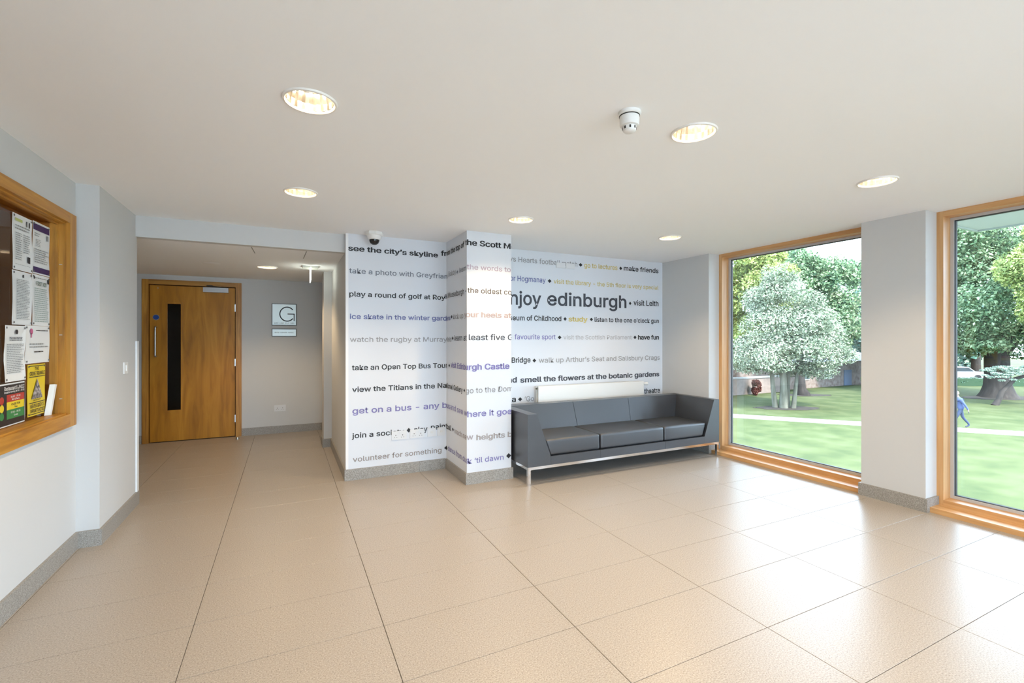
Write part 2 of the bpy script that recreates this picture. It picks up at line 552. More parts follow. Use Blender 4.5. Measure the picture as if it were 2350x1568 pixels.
LETTERING = [
('see the city’s skyline', 'b', 'black', 0.019, 0.898, 2.188, 0.048, ''),
('from the top of', 'b', 'black', 0.931, 1.525, 2.21, 0.052, ''),
('the Scott Monument', 'b', 'black', 1.566, 2.046, 2.216, 0.051, 'the Scott M'),
('take a photo with Greyfriars', 'r', 'slate', 0.027, 1.03, 1.974, 0.048, ''),
('Bobby', 'r', 'grey', 1.065, 1.295, 1.986, 0.052, ''),
('*', '', 'slate', 1.312, 1.361, 1.999, 0.036, ''),
('learn', 'r', 'slate', 1.397, 1.582, 1.984, 0.048, ''),
('the words to', 'r', 'mauve', 1.599, 2.05, 1.992, 0.047, ''),
('play a round of golf at Roy', 'm', 'black', 0.028, 0.978, 1.753, 0.047, ''),
('al Musselburgh -', 'r', 'black', 0.968, 1.588, 1.769, 0.052, ''),
('the oldest course', 'r', 'brown', 1.605, 2.059, 1.774, 0.048, 'the oldest co'),
('ice skate in the winter gardens', 'm', 'blue', 0.033, 1.125, 1.538, 0.047, ''),
('*', '', 'black', 1.14, 1.19, 1.569, 0.038, ''),
('kick up', 'r', 'grey', 1.211, 1.507, 1.543, 0.05, ''),
('your heels at', 'b', 'rose', 1.537, 2.052, 1.549, 0.048, ''),
('watch the rugby at Murrayfield', 'r', 'grey', 0.034, 1.154, 1.318, 0.048, ''),
('*', '', 'black', 1.172, 1.226, 1.353, 0.038, ''),
('learn at', 'r', 'dark', 1.249, 1.597, 1.33, 0.054, ''),
('least five G', 'r', 'dark', 1.618, 2.082, 1.335, 0.054, ''),
('take an Open Top Bus Tour', 'm', 'black', 0.052, 1.007, 1.047, 0.049, ''),
('*', '', 'black', 1.062, 1.114, 1.074, 0.036, ''),
('visit Edinburgh Castle', 'b', 'purple', 1.142, 2.035, 1.059, 0.054, ''),
('view the Titians in the National Gallery', 'm', 'black', 0.054, 1.49, 0.838, 0.049, ''),
('*', '', 'black', 1.509, 1.558, 0.864, 0.034, ''),
('go to the Dome', 'r', 'grey', 1.581, 2.116, 0.842, 0.051, ''),
('get on a bus - any bus', 'm', 'purple', 0.056, 1.108, 0.63, 0.056, ''),
('and see w', 'r', 'purple', 1.122, 1.61, 0.632, 0.056, ''),
('here it goes', 'm', 'purple', 1.604, 2.111, 0.622, 0.054, ''),
('join a society', 'm', 'black', 0.052, 0.55, 0.397, 0.049, ''),
('*', '', 'black', 0.575, 0.617, 0.428, 0.049, ''),
('play', 'm', 'black', 0.651, 0.789, 0.401, 0.053, ''),
('paintball', 'm', 'black', 0.823, 1.148, 0.414, 0.053, ''),
('*', '', 'black', 1.176, 1.233, 0.44, 0.04, ''),
('reach new', 'r', 'rosegrey', 1.252, 1.663, 0.412, 0.053, ''),
('heights by', 'b', 'greybrown', 1.694, 2.063, 0.402, 0.05, 'heights b'),
('volunteer for something', 'r', 'taupe', 0.06, 0.937, 0.17, 0.049, ''),
('*', '', 'black', 0.965, 1.027, 0.211, 0.051, ''),
('dance from dus', 'r', 'purple', 1.05, 1.619, 0.197, 0.055, ''),
('k ‘til dawn', 'r', 'purple', 1.612, 1.973, 0.19, 0.049, ''),
('*', '', 'black', 2.0, 2.054, 0.22, 0.051, ''),
('vs Hearts', 'r', 'grey', 2.935, 3.29, 2.21, 0.056, ''),
('football match', 'r', 'grey', 3.318, 3.838, 2.209, 0.058, ''),
('*', '', 'black', 3.857, 3.911, 2.234, 0.045, ''),
('go to lectures', 'm', 'yellow', 3.937, 4.437, 2.208, 0.056, ''),
('*', '', 'black', 4.464, 4.512, 2.232, 0.045, ''),
('make friends', 'm', 'black', 4.537, 5.111, 2.21, 0.059, ''),
('for Hogmanay', 'r', 'blue', 2.916, 3.401, 1.995, 0.059, ''),
('*', '', 'black', 3.427, 3.481, 2.017, 0.044, ''),
('visit the library - the 5th floor is very special', 'r', 'yellow', 3.508, 5.109, 1.992, 0.052, ''),
('enjoy', 'm', 'dark', 2.819, 3.343, 1.732, 0.145, ''),
('edinburgh', 'm', 'dark', 3.422, 4.579, 1.738, 0.152, ''),
('*', '', 'black', 4.618, 4.659, 1.797, 0.046, ''),
('visit Leith', 'm', 'black', 4.693, 5.111, 1.775, 0.067, ''),
('Museum of Childhood', 'm', 'black', 2.826, 3.613, 1.555, 0.056, ''),
('*', '', 'black', 3.642, 3.689, 1.581, 0.045, ''),
('study', 'b', 'yellow', 3.714, 3.983, 1.554, 0.057, ''),
('*', '', 'black', 4.017, 4.065, 1.582, 0.043, ''),
('listen to the one o’clock gun', 'm', 'black', 4.088, 5.118, 1.555, 0.054, ''),
('favourite sport', 'r', 'purple', 3.001, 3.536, 1.342, 0.056, ''),
('*', '', 'black', 3.564, 3.616, 1.363, 0.045, ''),
('visit the Scottish Parliament', 'r', 'lightgrey', 3.642, 4.664, 1.34, 0.052, ''),
('*', '', 'black', 4.692, 4.742, 1.365, 0.048, ''),
('have fun', 'b', 'black', 4.768, 5.118, 1.338, 0.057, ''),
('Bridge', 'm', 'black', 2.965, 3.204, 1.08, 0.059, ''),
('*', '', 'black', 3.228, 3.278, 1.099, 0.045, ''),
('walk up Arthur’s Seat and Salisbury Crags', 'r', 'grey', 3.311, 5.133, 1.072, 0.058, ''),
('and', 'b', 'dark', 2.86, 3.028, 0.86, 0.061, ''),
('smell the flowers at the botanic gardens', 'b', 'dark', 3.073, 5.124, 0.855, 0.059, ''),
('a', 'b', 'black', 2.97, 3.016, 0.644, 0.057, ''),
('*', '', 'black', 3.044, 3.097, 0.668, 0.047, ''),
('‘Go', 'r', 'grey', 3.127, 3.249, 0.64, 0.055, ''),
('theatre', 'm', 'black', 4.869, 5.137, 0.639, 0.063, ''),
]
for row in LETTERING:
    lettering(*row)
# ---------------- stone skirting, laid in pieces
def skirting(name, label, runs):
    """runs: (axis, start, end, fixed coordinate, outward sign): pieces 0.8 m long, 0.105 high, 0.016 thick"""
    root = bpy.data.objects.new(name, None)
    C.objects.link(root)
    structure(root, label)
    for ax, s0, s1, fx, sg in runs:
        off = OX if ax == 'x' else OY
        step = 0.804 if ax == 'x' else 0.796
        cuts = [s0] + [off + k * step for k in range(-8, 9) if s0 + 0.1 < off + k * step < s1 - 0.1] + [s1]
        for a, c in zip(cuts, cuts[1:]):
            lo, hi = sorted((fx, fx + sg * 0.016))
            bx = (a + .0008, c - .0008, lo, hi, 0, 0.105) if ax == 'x' else (lo, hi, a + .0008, c - .0008, 0, 0.105)
            MB().box(*bx).build('skirting_piece', skirt_m, root, bevel=0.0012, seg=1)
skirting('baseboard_left', 'grey stone skirting along the hatch wall', [('y', -3.0, 3.915, XW, 1)])
skirting('baseboard_left_pier', 'grey stone skirting round the projecting wall end', [('x', -1.205, -1.084, 3.915, -1), ('y', 3.915, 4.76, -1.10, 1)])
skirting('baseboard_far', 'grey stone skirting under the papered wall', [('x', 0.494, XR - .016, YT, -1), ('x', XS + .016, XE - .016, YT, -1)])
skirting('baseboard_column', 'grey stone skirting round the papered column', [('y', YC, YT - .016, XR, -1), ('x', XR - .016, XS + .016, YC, -1), ('y', YC, YT - .016, XS, 1)])
skirting('baseboard_hall', 'grey stone skirting in the hall', [('x', -2.6, DX0 - .01, YB, -1), ('x', DX1 + .01, 0.484, YB, -1), ('x', 0.402, 0.51, 6.2, -1), ('y', YT - .016, 6.184, 0.51, -1), ('y', 6.2, 6.5, 0.418, -1), ('y', 6.5, YB - .016, 0.484, -1)])
skirting('baseboard_right', 'grey stone skirting of the window wall piers', [('y', 3.884, YT - .016, XE, -1), ('x', XE, 4.64, 3.90, -1), ('y', 1.84, 2.29, XE, -1), ('x', XE - .016, 4.64, 1.84, -1), ('x', XE - .016, 4.64, 2.29, 1), ('y', -.23, .23, XE, -1)])

# ---------------- windows: timber frame, sill, gasket, pane, outer flashing
gasket = mat('grey_gasket', (0.05, 0.055, 0.06), 0.6)
alu = mat('pale_aluminium', (0.60, 0.62, 0.64), 0.45, 0.3)
def window(name, y0, y1, label):
    r = bpy.data.objects.new(name, None); C.objects.link(r); structure(r, label)
    z0, z1 = 0.04, H
    t, xf, xg = 0.042, 4.64, 4.765
    MB().box(xf, xg, y0, y0 + t, z0, z1).build('frame_stile', pine('z'), r, bevel=.002)
    MB().box(xf, xg, y1 - t, y1, z0, z1).build('frame_stile', pine('z'), r, bevel=.002)
    MB().box(xf, xg, y0 + t, y1 - t, z1 - t, z1).build('frame_head', pine('y'), r, bevel=.002)
    MB().box(xf, xg, y0 + t, y1 - t, z0, z0 + t).build('frame_bottom_rail', pine('y'), r, bevel=.002)
    MB().box(4.495, 4.66, y0 - 0.03 if y0 > 0.3 else y0, y1 + 0.0, 0.0005, z0).build('window_sill', pine('y'), r, bevel=.004)
    g = MB()
    i = 0.004
    for (a, c, d, e, s) in ((y0 + t, y0 + t + .022, z0 + t, z1 - t, 0), (y1 - t - .022, y1 - t, z0 + t, z1 - t, 0), (y0 + t + .022, y1 - t - .022, z0 + t, z0 + t + .022, 0), (y0 + t + .022, y1 - t - .022, z1 - t - .022, z1 - t, 0)):
        g.box(xg - .014, xg + .03, a, c, d, e)
    g.build('glazing_bead', alu, r)
    g = MB()
    k = t + .022
    for (a, c, d, e) in ((y0 + k, y0 + k + .007, z0 + k, z1 - k), (y1 - k - .007, y1 - k, z0 + k, z1 - k), (y0 + k, y1 - k, z0 + k, z0 + k + .006), (y0 + k, y1 - k, z1 - k - .006, z1 - k)):
        g.box(xg - .002, xg + .028, a, c, d, e)
    g.build('gasket', gasket, r)
    for xp in (xg + .006, xg + .024):
        MB().poly([(xp, y0 + k, z0 + k), (xp, y1 - k, z0 + k), (xp, y1 - k, z1 - k), (xp, y0 + k, z1 - k)]).build('pane', clear_glass, r)
    MB().hexa([(xg + .032, y0, -.01), (5.02, y0, -.02), (5.02, y1, -.02), (xg + .032, y1, -.01), (xg + .032, y0, .045), (5.02, y0, .02), (5.02, y1, .02), (xg + .032, y1, .045)]).build('outer_flashing', alu, r)
    return r
window('window_1', 2.29, 3.90, 'tall pine framed window beside the sofa')
window('window_2', 0.23, 1.84, 'tall pine framed window right of the pillar')
window('window_4', -1.84, -0.23, 'tall pine framed window behind the camera')

# glazed entrance side behind the camera
r = bpy.data.objects.new('window_5', None); C.objects.link(r); structure(r, 'glazed entrance side behind the camera')
for k in range(5):
    xa, xb = -.8 + k, .2 + k
    for a_, c_ in ((xa, xa + .04), (xb - .04, xb)):
        MB().box(a_, c_, -3.16, -3.06, .08, H).build('frame_stile', pine('z'), r)
    MB().box(xa + .04, xb - .04, -3.16, -3.06, H - .04, H).build('frame_head', pine('x'), r)
    MB().box(xa + .04, xb - .04, -3.16, -3.06, .08, .12).build('frame_bottom_rail', pine('x'), r)
    MB().poly([(xa + .04, -3.11, .12), (xb - .04, -3.11, .12), (xb - .04, -3.11, H - .04), (xa + .04, -3.11, H - .04)]).build('pane', clear_glass, r)

# ---------------- glazed reception hatch in the left wall
r = bpy.data.objects.new('window_3', None); C.objects.link(r); structure(r, 'oak framed glazed hatch with notices on the glass')
fx0, fx1 = XW + 0.0, XW + 0.022
oy, oz0, oz1 = 3.858, 0.805, 2.125
MB().box(fx0, fx1, HY1, oy, oz0, oz1).build('frame_stile', oak('z'), r, bevel=.003)
MB().box(fx0, fx1, HY0 - .095, HY0, oz0, oz1).build('frame_stile', oak('z'), r, bevel=.003)
MB().box(fx0, fx1, HY0, HY1, HZ1, oz1).build('frame_head', oak('y'), r, bevel=.003)
MB().box(fx0, fx1, HY0, HY1, oz0, HZ0).build('frame_bottom_rail', oak('y', 1.25), r, bevel=.003)
XG = -1.292
for nm, bx, ax in (('jamb_lining', (XG - .11, fx0, HY1 - .008, HY1 + .004, HZ0, HZ1), 'z'), ('jamb_lining', (XG - .11, fx0, HY0 - .004, HY0 + .008, HZ0, HZ1), 'z'),
                   ('head_lining', (XG - .11, fx0, HY0 + .008, HY1 - .008, HZ1 - .008, HZ1 + .004), 'y'), ('hatch_sill', (XG - .11, fx0 + .005, HY0 + .008, HY1 - .008, HZ0 - .004, HZ0 + .008), 'y')):
    MB().box(*bx).build(nm, oak(ax), r)
MB().box(-1.262, -1.25, HY1 - .018, HY1 - .008, HZ0, HZ1).build('glazing_stop', oak('z'), r)
MB().box(-1.262, -1.25, HY0, HY1 - .02, HZ1 - .018, HZ1 - .008).build('glazing_stop', oak('y'), r)
MB().poly([(XG, HY0, HZ0), (XG, HY1, HZ0), (XG, HY1, HZ1), (XG, HY0, HZ1)]).build('pane', clear_glass, r)
for z in (1.80, 1.37, 0.98):
    MB().box(-1.245, -1.232, HY1 - .013, HY1 - .007, z, z + .004).build('shelf_pin', steel, r)
b = MB()
rec = mat('reception_room_paint', (0.30, 0.21, 0.13), 0.9)
for bx in ((-3.7, -3.6, .6, 4.6, 0, H), (-3.6, -1.4, .5, .6, 0, H), (-3.6, -1.4, 4.5, 4.6, 0, H), (-3.7, -1.4, .5, 4.6, H, H + .1), (-3.7, -1.4, .5, 4.6, -.1, 0), (-1.402, -1.399, .6, HY0, 0, H), (-1.402, -1.399, HY1 + .02, 4.5, 0, H)):
    b.box(*bx)
structure(b.build('wall_reception', rec), 'dim brown reception room behind the hatch glass')

L = bpy.data.lights.new('reception_fill', 'POINT'); L.energy = 9; L.color = (1, .7, .4); L.shadow_soft_size = .12  # fill light added out of view so the room behind the glass isn't black
lo = bpy.data.objects.new('reception_fill', L); lo.location = (-2.9, 1.6, 2.1); C.objects.link(lo)
t = thing('added_pendant', (-2.9, 1.6, H), 'added warm pendant, out of view, brightening the dim reception room', 'ceiling light')
MB().lathe([(.02, 0), (.02, -.08), (.13, -.12), (.14, -.16), (.132, -.16), (.12, -.125), (0, -.09)], (-2.9, 1.6, H), 28).build('added_lamp_shade', enamel, t, smooth=True)

# ---------------- corner guard
structure(MB().box(-1.103, -1.088, 4.715, 4.762, 0.106, 1.33).build('trim_2', mat('corner_guard', (0.80, 0.82, 0.83), 0.3), bevel=.002), 'white plastic corner guard on the wall end')

# ---------------- oak door in the hall
dr = bpy.data.objects.new('door_1', None); dr.location = (-1.11, YB, 0); C.objects.link(dr)
structure(dr, 'oak veneer door with a narrow vision panel in a wide oak frame')
MB().box(-1.662, -1.592, YB - .02, YB + .15, 0, 2.115).build('door_jamb', oak('z', .85), dr, bevel=.002)
MB().box(-.627, -.557, YB - .02, YB + .15, 0, 2.115).build('door_jamb', oak('z', .85), dr, bevel=.002)
MB().box(-1.592, -.627, YB - .02, YB + .15, 2.052, 2.115).build('door_head', oak('x', .85), dr, bevel=.002)
vx0, vx1, vz0, vz1 = -1.418, -1.232, 0.39, 1.825
b = MB()
lx0, lx1 = -1.583, -.637
for bx in ((lx0, vx0, 0.008, 2.042), (vx1, lx1, 0.008, 2.042), (vx0, vx1, 0.008, vz0), (vx0, vx1, vz1, 2.042)):
    b.box(bx[0], bx[1], YB + .004, YB + .05, bx[2], bx[3])
veneer = ramp_mat('oak_veneer', [(0.2, (0.25, 0.095, 0.007)), (0.5, (0.44, 0.185, 0.013)), (0.8, (0.58, 0.27, 0.028))], 9, rough=0.4, spec=0.3, stretch=(1, 1, .12), distortion=1.4, detail=8)
b.build('door_leaf', veneer, dr)
b = MB()
for bx in ((vx0, vx0 + .02, vz0, vz1), (vx1 - .02, vx1, vz0, vz1), (vx0 + .02, vx1 - .02, vz0, vz0 + .02), (vx0 + .02, vx1 - .02, vz1 - .02, vz1)):
    b.box(bx[0], bx[1], YB - .004, YB + .02, bx[2], bx[3])
b.build('vision_panel_bead', veneer, dr, bevel=.002)
MB().poly([(vx0, YB + .022, vz0), (vx1, YB + .022, vz0), (vx1, YB + .022, vz1), (vx0, YB + .022, vz1)]).build('vision_pane', clear_glass, dr)
MB().box(-1.592, -.627, YB + .052, YB + .06, 0, 2.052).build('door_stop', dark_gap, dr) if False else None
hd = MB().tube([(-1.515, YB - .001, 1.50), (-1.515, YB - .05, 1.50), (-1.515, YB - .055, 1.49), (-1.515, YB - .055, 1.13), (-1.515, YB - .05, 1.12), (-1.515, YB - .001, 1.12)], .0105, 10).build('pull_handle', steel, dr, smooth=True)
MB().lathe([(0, 0), (.036, 0), (.036, -.003), (0, -.003)], (-1.518, YB + .003, 1.625), 28, 'y').build('push_disc', mat('steel_rim', (.4, .42, .42), .4, .6), dr)
MB().lathe([(0, 0), (.031, 0), (.031, -.0015), (0, -.0015)], (-1.518, YB - .0005, 1.625), 28, 'y').build('fire_door_disc', mat('blue_disc', (0.01, 0.06, 0.30), .4), dr)
cl = MB().box(-1.0, -.71, YB - .055, YB + .003, 1.972, 2.036).build('door_closer', mat('silver_closer', (.45, .44, .43), .35, .6), dr, bevel=.012, seg=3)
MB().tube([(-.80, YB - .06, 2.042), (-.95, YB - .12, 2.052), (-.90, YB - .02, 2.062)], .007, 8).build('closer_arm', mat('closer_arm', (.03, .025, .02), .5), dr)
for z in (1.77, 1.02, .25):
    MB().box(-.640, -.628, YB - .008, YB + .004, z - .05, z + .05).build('hinge', steel, dr, bevel=.002)
MB().box(-1.50, -1.494, YB - .004, YB + .004, 2.0, 2.012).build('door_contact', steel, dr)

# ---------------- recessed downlights
cone_m = mat('warm_reflector', (0.95, 0.90, 0.82), 0.18, 1.0)
lampglow = mat('lit_lamp', (1, .9, .75), .5, emit=(1.0, 0.86, 0.64), estr=13.0)
ring_m = mat('white_ring', (0.82, 0.80, 0.76), 0.4)
def downlight(x, y, z, label, group='recessed ceiling downlights'):
    t = thing('ceiling_downlight', (x, y, z), label, 'ceiling light', group)
    MB().lathe([(.094, .004), (.094, -.003), (.099, -.008), (.106, -.007), (.109, 0), (.109, .002)], (x, y, z), 44).build('trim_ring', ring_m, t, smooth=True)
    b = MB()
    # facetted reflector: alternate radii give the pleats seen in the bright cans
    prof = [(.094, .002), (.092, .03), (.082, .07), (.062, .105), (.05, .112)]
    seg = 36
    rings = []
    for r_, h_ in prof:
        rings.append([b.bm.verts.new((x + (r_ * (1 - (.035 if k % 2 else 0))) * math.cos(2 * PI * k / seg), y + (r_ * (1 - (.035 if k % 2 else 0))) * math.sin(2 * PI * k / seg), z + h_)) for k in range(seg)])
    for A, B in zip(rings, rings[1:]):
        for k in range(seg):
            b.bm.faces.new((A[k], A[(k + 1) % seg], B[(k + 1) % seg], B[k]))
    b.bm.faces.new(rings[-1])
    b.build('reflector', cone_m, t, recalc=True)
    for s in (-1, 1):
        MB().tube([(x + s * .022, y - .03, z + .075), (x + s * .022, y + .03, z + .075)], .0095, 10).build('lamp_tube', lampglow, t, smooth=True)
    L = bpy.data.lights.new('downlight_beam', 'SPOT')
    L.energy = LAMP_W; L.color = LAMP_COL; L.shadow_soft_size = .045; L.spot_size = math.radians(128); L.spot_blend = 0.6
    lo = bpy.data.objects.new('downlight_beam', L)
    lo.location = (x, y, z + .045)
    C.objects.link(lo)
    lo.parent = t; lo.matrix_parent_inverse = parent_inv(t)
    return t
LL = ['largest recessed downlight, above the hall opening near the camera', 'recessed downlight just right of the smoke detector', 'recessed downlight nearest the pillar between the windows',
      'small recessed downlight above the hall opening, behind the largest one', 'small recessed downlight in front of the papered column', 'smallest recessed downlight, above the sofa end by the window']
for i, (x, y) in enumerate(LAMPS):
    downlight(x, y, H, LL[i] if i < 6 else 'recessed downlight behind the camera, ' + ('nearest the hatch wall', 'in the middle of the row', 'nearest the window wall', 'by the glazed entrance')[i - 6])
for x, y in HALL_LAMPS:
    downlight(x, y, HL, 'recessed downlight in the low hall ceiling before the oak door')
# blank round plate in the hall ceiling
o = MB().lathe([(0, -.004), (.08, -.004), (.088, 0)], (0, 0, 0), 36).build('ceiling_plate', ceil_paint, smooth=True)
o.location = (-.743, 6.05, HL - .0005); tag(o, 'flat round blank plate in the low hall ceiling', 'ceiling plate')

# ---------------- smoke detector
t = thing('smoke_detector', (1.365, 1.62, H), 'white smoke detector with dark vents beside the downlight', 'smoke detector')
cx, cy = 1.365, 1.62
MB().lathe([(0, 0), (.050, 0), (.050, -.012), (.046, -.016), (0, -.016)], (cx, cy, H), 36).build('mounting_base', white_plastic, t, smooth=True)
MB().lathe([(0, -.0165), (.0445, -.0165), (.0445, -.02), (0, -.02)], (cx, cy, H), 36).build('base_gap', dark_gap, t)
MB().lathe([(.0, -.020), (.043, -.020), (.042, -.055), (.040, -.060), (.033, -.063), (0, -.063)], (cx, cy, H), 36).build('body', white_plastic, t, smooth=True)
MB().lathe([(.030, -.063), (.029, -.080), (.024, -.086), (.012, -.089), (0, -.089)], (cx, cy, H), 30).build('sensor_cap', white_plastic, t, smooth=True)
for k in range(8):
    a = 2 * PI * k / 8 + .2
    px, py = cx + .0292 * math.cos(a), cy + .0292 * math.sin(a)
    v = MB().box(-.0035, .0035, -.002, .0015, -.077, -.066).build('vent_slot', dark_gap)
    v.location = (px, py, H); v.rotation_euler[2] = a - PI / 2
    v.parent = t; v.matrix_parent_inverse = parent_inv(t)
# ---------------- dome camera
cx, cy = 0.745, 4.50
t = thing('dome_camera', (cx, cy, H), 'white ceiling dome camera with dark smoked dome over the lettering', 'security camera')
MB().lathe([(0, 0), (.082, 0), (.084, -.006), (.084, -.026), (.074, -.034), (0, -.034)], (cx, cy, H), 8).build('mounting_box', white_plastic, t, bevel=.002)
MB().lathe([(0, -.034), (.066, -.034), (.064, -.052), (.052, -.070), (0, -.070)], (cx, cy, H), 36).build('housing', white_plastic, t, smooth=True)
MB().lathe([(.046, -.070), (.045, -.085), (.036, -.104), (.02, -.115), (0, -.118)], (cx, cy, H), 30).build('smoked_dome', mat('smoked_dome', (.012, .012, .014), .08), t, smooth=True)
# ---------------- hall exit sign seen edge on
t = thing('exit_sign', (.248, 5.84, HL), 'thin lit exit sign blade hanging edge-on from the low hall ceiling', 'exit sign')
MB().box(.165, .331, 5.76, 5.92, HL - .022, HL).build('ceiling_box', mat('exit_sign_box', (.45, .46, .42), .5), t, bevel=.006)
MB().hexa([(.243, 5.70, HL - .17), (.252, 5.70, HL - .17), (.257, 6.0, HL - .17), (.248, 6.0, HL - .17), (.243, 5.70, HL - .022), (.252, 5.70, HL - .022), (.257, 6.0, HL - .022), (.248, 6.0, HL - .022)]).build('lit_blade', mat('lit_blade', (.8, .85, .8), .3, emit=(.95, 1, .88), estr=1.6), t)
# ---------------- wall plates, switches, sockets
def plate_thing(name, label, cat, x0, x1, y, z0, z1, kind, group=None, m=None):
    """plate on a wall facing -y"""
    t = thing(name, ((x0 + x1) / 2, y, (z0 + z1) / 2), label, cat, group)
    pm = m or mat('plate_white', (0.70, 0.71, 0.72), 0.4)
    MB().box(x0, x1, y - .009, y, z0, z1).build('face_plate', pm, t, bevel=.003)
    if kind == 'double':
        w_ = x1 - x0
        for s in (.27, .73):
            cx = x0 + w_ * s; cz = z0 + (z1 - z0) * .36
            b = MB()
            b.box(cx - .003, cx + .003, y - .0098, y - .008, cz + .008, cz + .018)
            b.box(cx - .014, cx - .008, y - .0098, y - .008, cz - .010, cz - .005)
            b.box(cx + .008, cx + .014, y - .0098, y - .008, cz - .010, cz - .005)
            b.build('pin_holes', dark_gap, t)
            sw = x0 + w_ * (.42 if s < .5 else .58)
            MB().box(sw - .006, sw + .006, y - .013, y - .009, z0 + (z1 - z0) * .62, z0 + (z1 - z0) * .86).build('rocker_switch', pm, t, bevel=.001)
    if kind == 'single':
        MB().box((x0 + x1) / 2 - .012, (x0 + x1) / 2 + .012, y - .012, y - .009, (z0 + z1) / 2 - .008, (z0 + z1) / 2 + .012).build('insert', mat('plate_insert', (.7, .69, .66), .4), t, bevel=.001)
    return t
G = 'white socket plates low on the papered wall'
plate_thing('socket_plate', 'leftmost white double socket low on the papered wall', 'socket', .935, 1.083, YT, .345, .431, 'double', G)
plate_thing('socket_plate', 'second white double socket low on the papered wall', 'socket', 1.118, 1.266, YT, .345, .431, 'double', G)
plate_thing('data_plate', 'small white data plate beside the second double socket', 'socket', 1.299, 1.385, YT, .345, .431, 'single', G)
plate_thing('data_plate', 'small white data plate nearest the column corner', 'socket', 1.402, 1.484, YT, .345, .431, 'single', G)
plate_thing('socket_plate', 'white double socket on the grey hall wall under the signs', 'socket', -.155, -.008, YB, .313, .400, 'double')
plate_thing('blank_plate', 'left white blank plate over the word match', 'wall plate', 2.83, 2.955, YT, 2.178, 2.238, '', 'white blank plates high on the papered wall')
plate_thing('blank_plate', 'right white blank plate over the word match', 'wall plate', 2.965, 3.09, YT, 2.178, 2.238, '', 'white blank plates high on the papered wall')
# light switch on the projecting wall (faces +x)
t = thing('light_switch', (-1.10, 4.445, 1.127), 'white rocker light switch on the projecting wall end', 'light switch')
MB().box(-1.10, -1.091, 4.402, 4.488, 1.084, 1.170).build('face_plate', white_plastic, t, bevel=.003)
MB().box(-1.091, -1.085, 4.432, 4.458, 1.105, 1.150).build('rocker_switch', white_plastic, t, bevel=.002)
# door access reader
t = thing('access_reader', (-1.715, YB, 1.115), 'small black access reader left of the oak door', 'card reader')
MB().box(-1.737, -1.697, YB - .018, YB, 1.072, 1.160).build('case', dark_plastic, t, bevel=.004)
MB().box(-1.720, -1.714, YB - .0195, YB - .018, 1.135, 1.141).build('indicator', mat('indicator', (.25, .02, .02), .4), t)
# door stop
t = thing('door_stop', (-.59, 7.22, 0), 'small steel dome door stop on the tiles by the oak door', 'door stop')
MB().lathe([(0, .03), (.012, .028), (.02, .018), (.022, 0), (0, 0)], (-.59, 7.22, 0), 20).build('dome', steel, t, smooth=True)

# ---------------- steel signs on the hall wall
sign_face = mat('brushed_sign_face', (.62, .67, .64), .38, .35)
t = thing('wall_sign', (-.027, YB, 1.693), 'square brushed steel sign with a large thin letter G', 'sign')
MB().box(-.186, .132, YB - .012, YB, 1.536, 1.848).build('backing', mat('sign_back', (.05, .055, .05), .5), t, bevel=.002)
MB().box(-.178, .124, YB - .018, YB - .012, 1.544, 1.840).build('face', sign_face, t, bevel=.001)
b = MB()
cx, cz, R_, w_ = .010, 1.700, .100, .0075
a0, a1, n = math.radians(38), math.radians(322), 60
pts = [(a0 + (a1 - a0) * k / n) for k in range(n + 1)]
for A, B in zip(pts, pts[1:]):
    b.poly([(cx + (R_ + s * w_) * .93 * math.cos(q), YB - .0192, cz + (R_ + s * w_) * math.sin(q)) for q, s in ((A, -1), (B, -1), (B, 1), (A, 1))])
b.poly([(cx + .005, YB - .0192, cz - .004), (cx + .097, YB - .0192, cz - .004), (cx + .097, YB - .0192, cz + .008), (cx + .005, YB - .0192, cz + .008)])
b.poly([(cx + .085, YB - .0192, cz - .098), (cx + .096, YB - .0192, cz - .098), (cx + .097, YB - .0192, cz + .006), (cx + .085, YB - .0192, cz + .006)])
b.build('letter_G'.lower(), ink, t)
def strokes(parent, x0, x1, z0, z1, n, gaps, y, m, seed=1):
    """worn unreadable small capitals: short upright bars"""
    rr = random.Random(seed); b = MB()
    step = (x1 - x0) / n
    for k in range(n):
        if k in gaps: continue
        xa = x0 + k * step
        b.poly([(xa, y, z0), (xa + step * .25, y, z0), (xa + step * .25, y, z1), (xa, y, z1)])
        zz = z0 + (z1 - z0) * rr.choice((0, .4, .8))
        b.poly([(xa, y, zz), (xa + step * .7, y, zz), (xa + step * .7, y, zz + (z1 - z0) * .2), (xa, y, zz + (z1 - z0) * .2)])
        if rr.random() < .6:
            b.poly([(xa + step * .5, y, z0), (xa + step * .7, y, z0), (xa + step * .7, y, z1), (xa + step * .5, y, z1)])
    return b.build('small_lettering', m, parent)
strokes(t, -.155, .108, 1.560, 1.580, 19, (4, 9, 14), YB - .0192, grey_ink, 3)
t = thing('wall_sign', (-.027, YB, 1.434), 'narrow brushed steel sign strip under the letter G sign', 'sign')
MB().box(-.186, .132, YB - .012, YB, 1.378, 1.490).build('backing', mat('sign_back'), t, bevel=.002)
MB().box(-.178, .124, YB - .018, YB - .012, 1.386, 1.482).build('face', sign_face, t, bevel=.001)
strokes(t, -.150, .100, 1.428, 1.442, 20, (5, 13), YB - .0192, grey_ink, 5)

